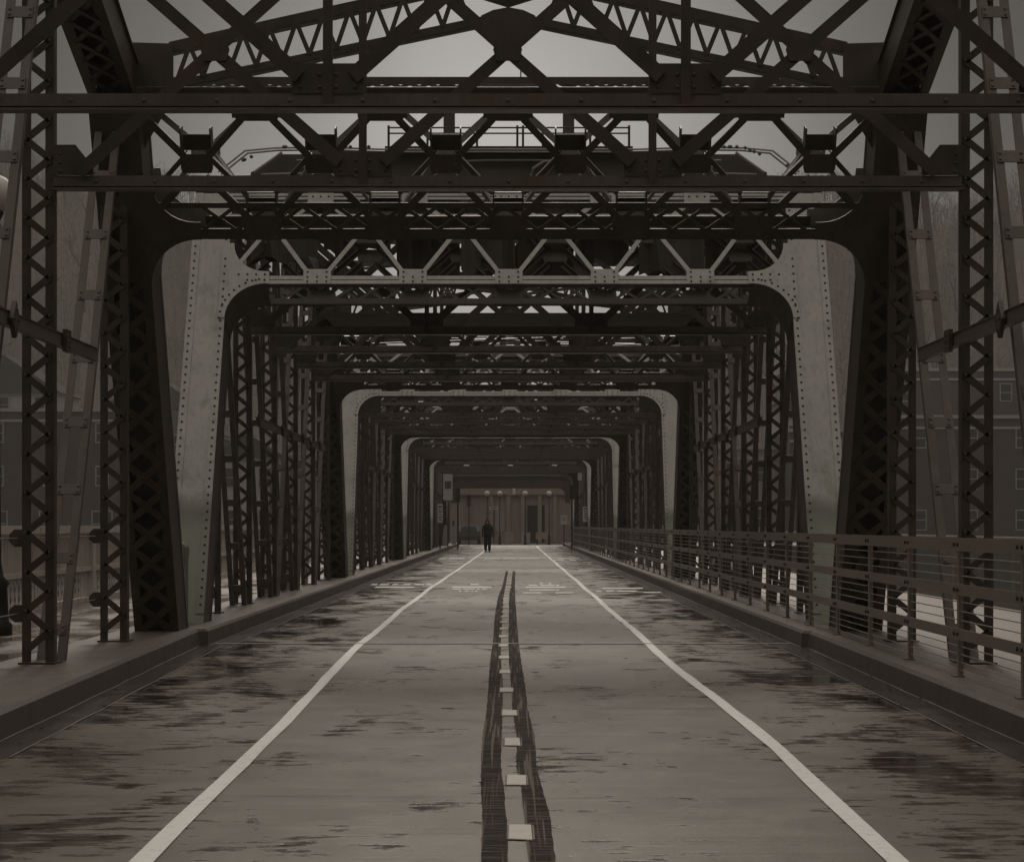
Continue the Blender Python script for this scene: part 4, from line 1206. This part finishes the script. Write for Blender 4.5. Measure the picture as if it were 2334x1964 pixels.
# building facing the end of the bridge
CB = thing('street_building', 'brown rendered building with pilasters and a dark doorway facing the bridge end', 'building', (0, 152, 0))
m = MB(); m.box(-13, 13, 0, 16, 0, 10.5); m.obj('wall', 'render', CB)
m = MB(); m.box(-13.3, 13.3, -.35, 16.2, 10.501, 10.9); m.obj('cornice', 'coping', CB)
for i in range(8):
    xw = -11.2+3.2*i
    for f in range(1, 3):
        m = MB(); m.box(xw-.6, xw+.6, -.08, -.001, f*3.3+1.4, f*3.3+3.1); fr = m.obj('window', 'frame', CB)
        m = MB(); m.box(xw-.5, xw+.5, -.1, -.0805, f*3.3+1.5, f*3.3+3.0); m.obj('pane', 'glass', fr)
m = MB()
for xp in (-3.45, -1.6, -.2, .95, 2.35, 3.6): m.box(xp-.16, xp+.16, -.22, -.001, 0, 3.9)
m.box(-6, 6, -.28, -.001, 3.9005, 4.1); m.obj('pilaster_front', 'render', CB)
m = MB(); m.box(1.35, 1.5, -.12, -.001, 0, 2.9); m.box(2.62, 2.75, -.12, -.001, 0, 2.9); m.box(1.35, 2.75, -.12, -.001, 2.9005, 3.05); m.obj('door_frame', 'black', CB)
m = MB(); m.box(1.5, 2.62, -.03, -.001, 0, 2.9); m.obj('door', 'glass', CB)
m = MB(); m.box(-1.3, -.5, -.05, -.001, .9, 2.6); m.obj('shop_window', 'frame', CB)

# ------------------------------------------------------------------ bare trees
def bare_tree(x, y, z, h, label, seed, lean=0.0, group='bare trees on the hillsides', depth=5, spread=.55):
    rnd = random.Random(seed)
    o = thing('bare_tree', label, 'tree', (x, y, z), 0, group)
    tr = MB(); cr = MB()
    def grow(p, d, L, r, n):
        q = p; pts = [p]; dd = d
        for _ in range(3):
            dd = (dd + Vector((rnd.uniform(-.16, .16), rnd.uniform(-.16, .16), rnd.uniform(-.02, .12)))).normalized()
            q = q+dd*(L/3); pts.append(q)
        (tr if n >= depth-1 else cr).tube(pts, [r, r*.88, r*.76, r*.62], 5 if n > 2 else 3, cap=False)
        if n == 0: return
        for i in range(2 if n > 3 else 3):
            nd = (dd + Vector((rnd.uniform(-1, 1), rnd.uniform(-1, 1), rnd.uniform(-.15, .7)))*spread*1.25).normalized()
            s_ = pts[rnd.choice((2, 3, 3))] if n < depth else pts[3]
            grow(s_, nd, L*rnd.uniform(.6, .82), r*.6, n-1)
    grow(Vector((0, 0, 0)), Vector((lean, 0, 1)).normalized(), h*.3, h*.022, depth)
    tr.obj('trunk', 'bark', o, True); cr.obj('crown', 'twig', o, True)
bare_tree(33.2, 190, 4, 24, 'large bare tree with a curved limb in front of the white hillside house', 3, -.12)
tl = [(-92, 330), (-84, 350), (-101, 345), (-110, 338), (-77, 335), (88, 330), (96, 345), (104, 338), (80, 350), (113, 335), (-69, 300), (72, 300), (62, 270)]
words_ = ['tall', 'short', 'slim', 'broad', 'twiggy', 'leaning', 'dense', 'sparse', 'pale', 'dark', 'forked', 'round crowned', 'crooked']
for i, (tx, ty) in enumerate(tl):
    bare_tree(tx, ty, hill_h(tx, ty)-.3, random.uniform(10, 15), f'{words_[i]} bare tree on the {"left" if tx < 0 else "right"} hill crest', 20+i)
# hillside woods as one mass
m = MB()
rw = random.Random(5)
for i in range(6500):
    sx = rw.choice((-1, 1))
    x = sx*rw.uniform(26, 150); y = rw.uniform(215, 400)
    z = hill_h(x, y)
    h = rw.uniform(3, 8)
    top = Vector((x+rw.uniform(-1.2, 1.2), y, z+h))
    m.tube([(x, y, z-.2), top], [.07, .02], 3, cap=False)
    for k in range(7):
        f = rw.uniform(.25, .98); b = Vector((x, y, z)).lerp(top, f)
        e = b+Vector((rw.uniform(-1.9, 1.9), rw.uniform(-1, 1), rw.uniform(.3, 1.7)))
        m.tube([b, e], [.045, .015], 3, cap=False)
tag(m.obj('hillside_wood', 'twig'), 'leafless brown woods covering the hillsides', 'wood', kind='stuff')

# ------------------------------------------------------------------ damp air
hm = bpy.data.materials.new('damp_air'); hm.use_nodes = True
hn = hm.node_tree.nodes; hn.clear()
pv = hn.new('ShaderNodeVolumePrincipled'); pv.inputs['Color'].default_value = (.86, .84, .81, 1); pv.inputs['Density'].default_value = .0008
ho = hn.new('ShaderNodeOutputMaterial'); hm.node_tree.links.new(pv.outputs[0], ho.inputs['Volume'])
M['haze'] = hm
m = MB(); m.box(-720, 720, -70, 720, -9.5, 100)
tag(m.obj('haze', 'haze'), 'thin grey mist over the river and hills', 'haze', kind='stuff')

rl = random.Random(21)
m = MB()
for i in range(420):
    sd_ = rl.choice((-1, 1)); y = rl.uniform(7, 60)
    x = sd_*(3.45-abs(rl.gauss(0, .35)) if rl.random() < .8 else rl.uniform(0, 3.2))
    a = rl.uniform(0, 6.28); L = rl.uniform(.012, .035)
    u = Vector((math.cos(a), math.sin(a), 0))*L; v = Vector((-math.sin(a), math.cos(a), 0))*L*.5
    c = Vector((x, y, .011))
    m.add([c-u, c-v+Vector((0, 0, .006)), c+u, c+v+Vector((0, 0, .008))], [(0, 1, 2, 3)])
tag(m.obj('leaf_litter', 'bark'), 'scattered dark leaves and grit on the wet roadway', 'leaves', kind='stuff')
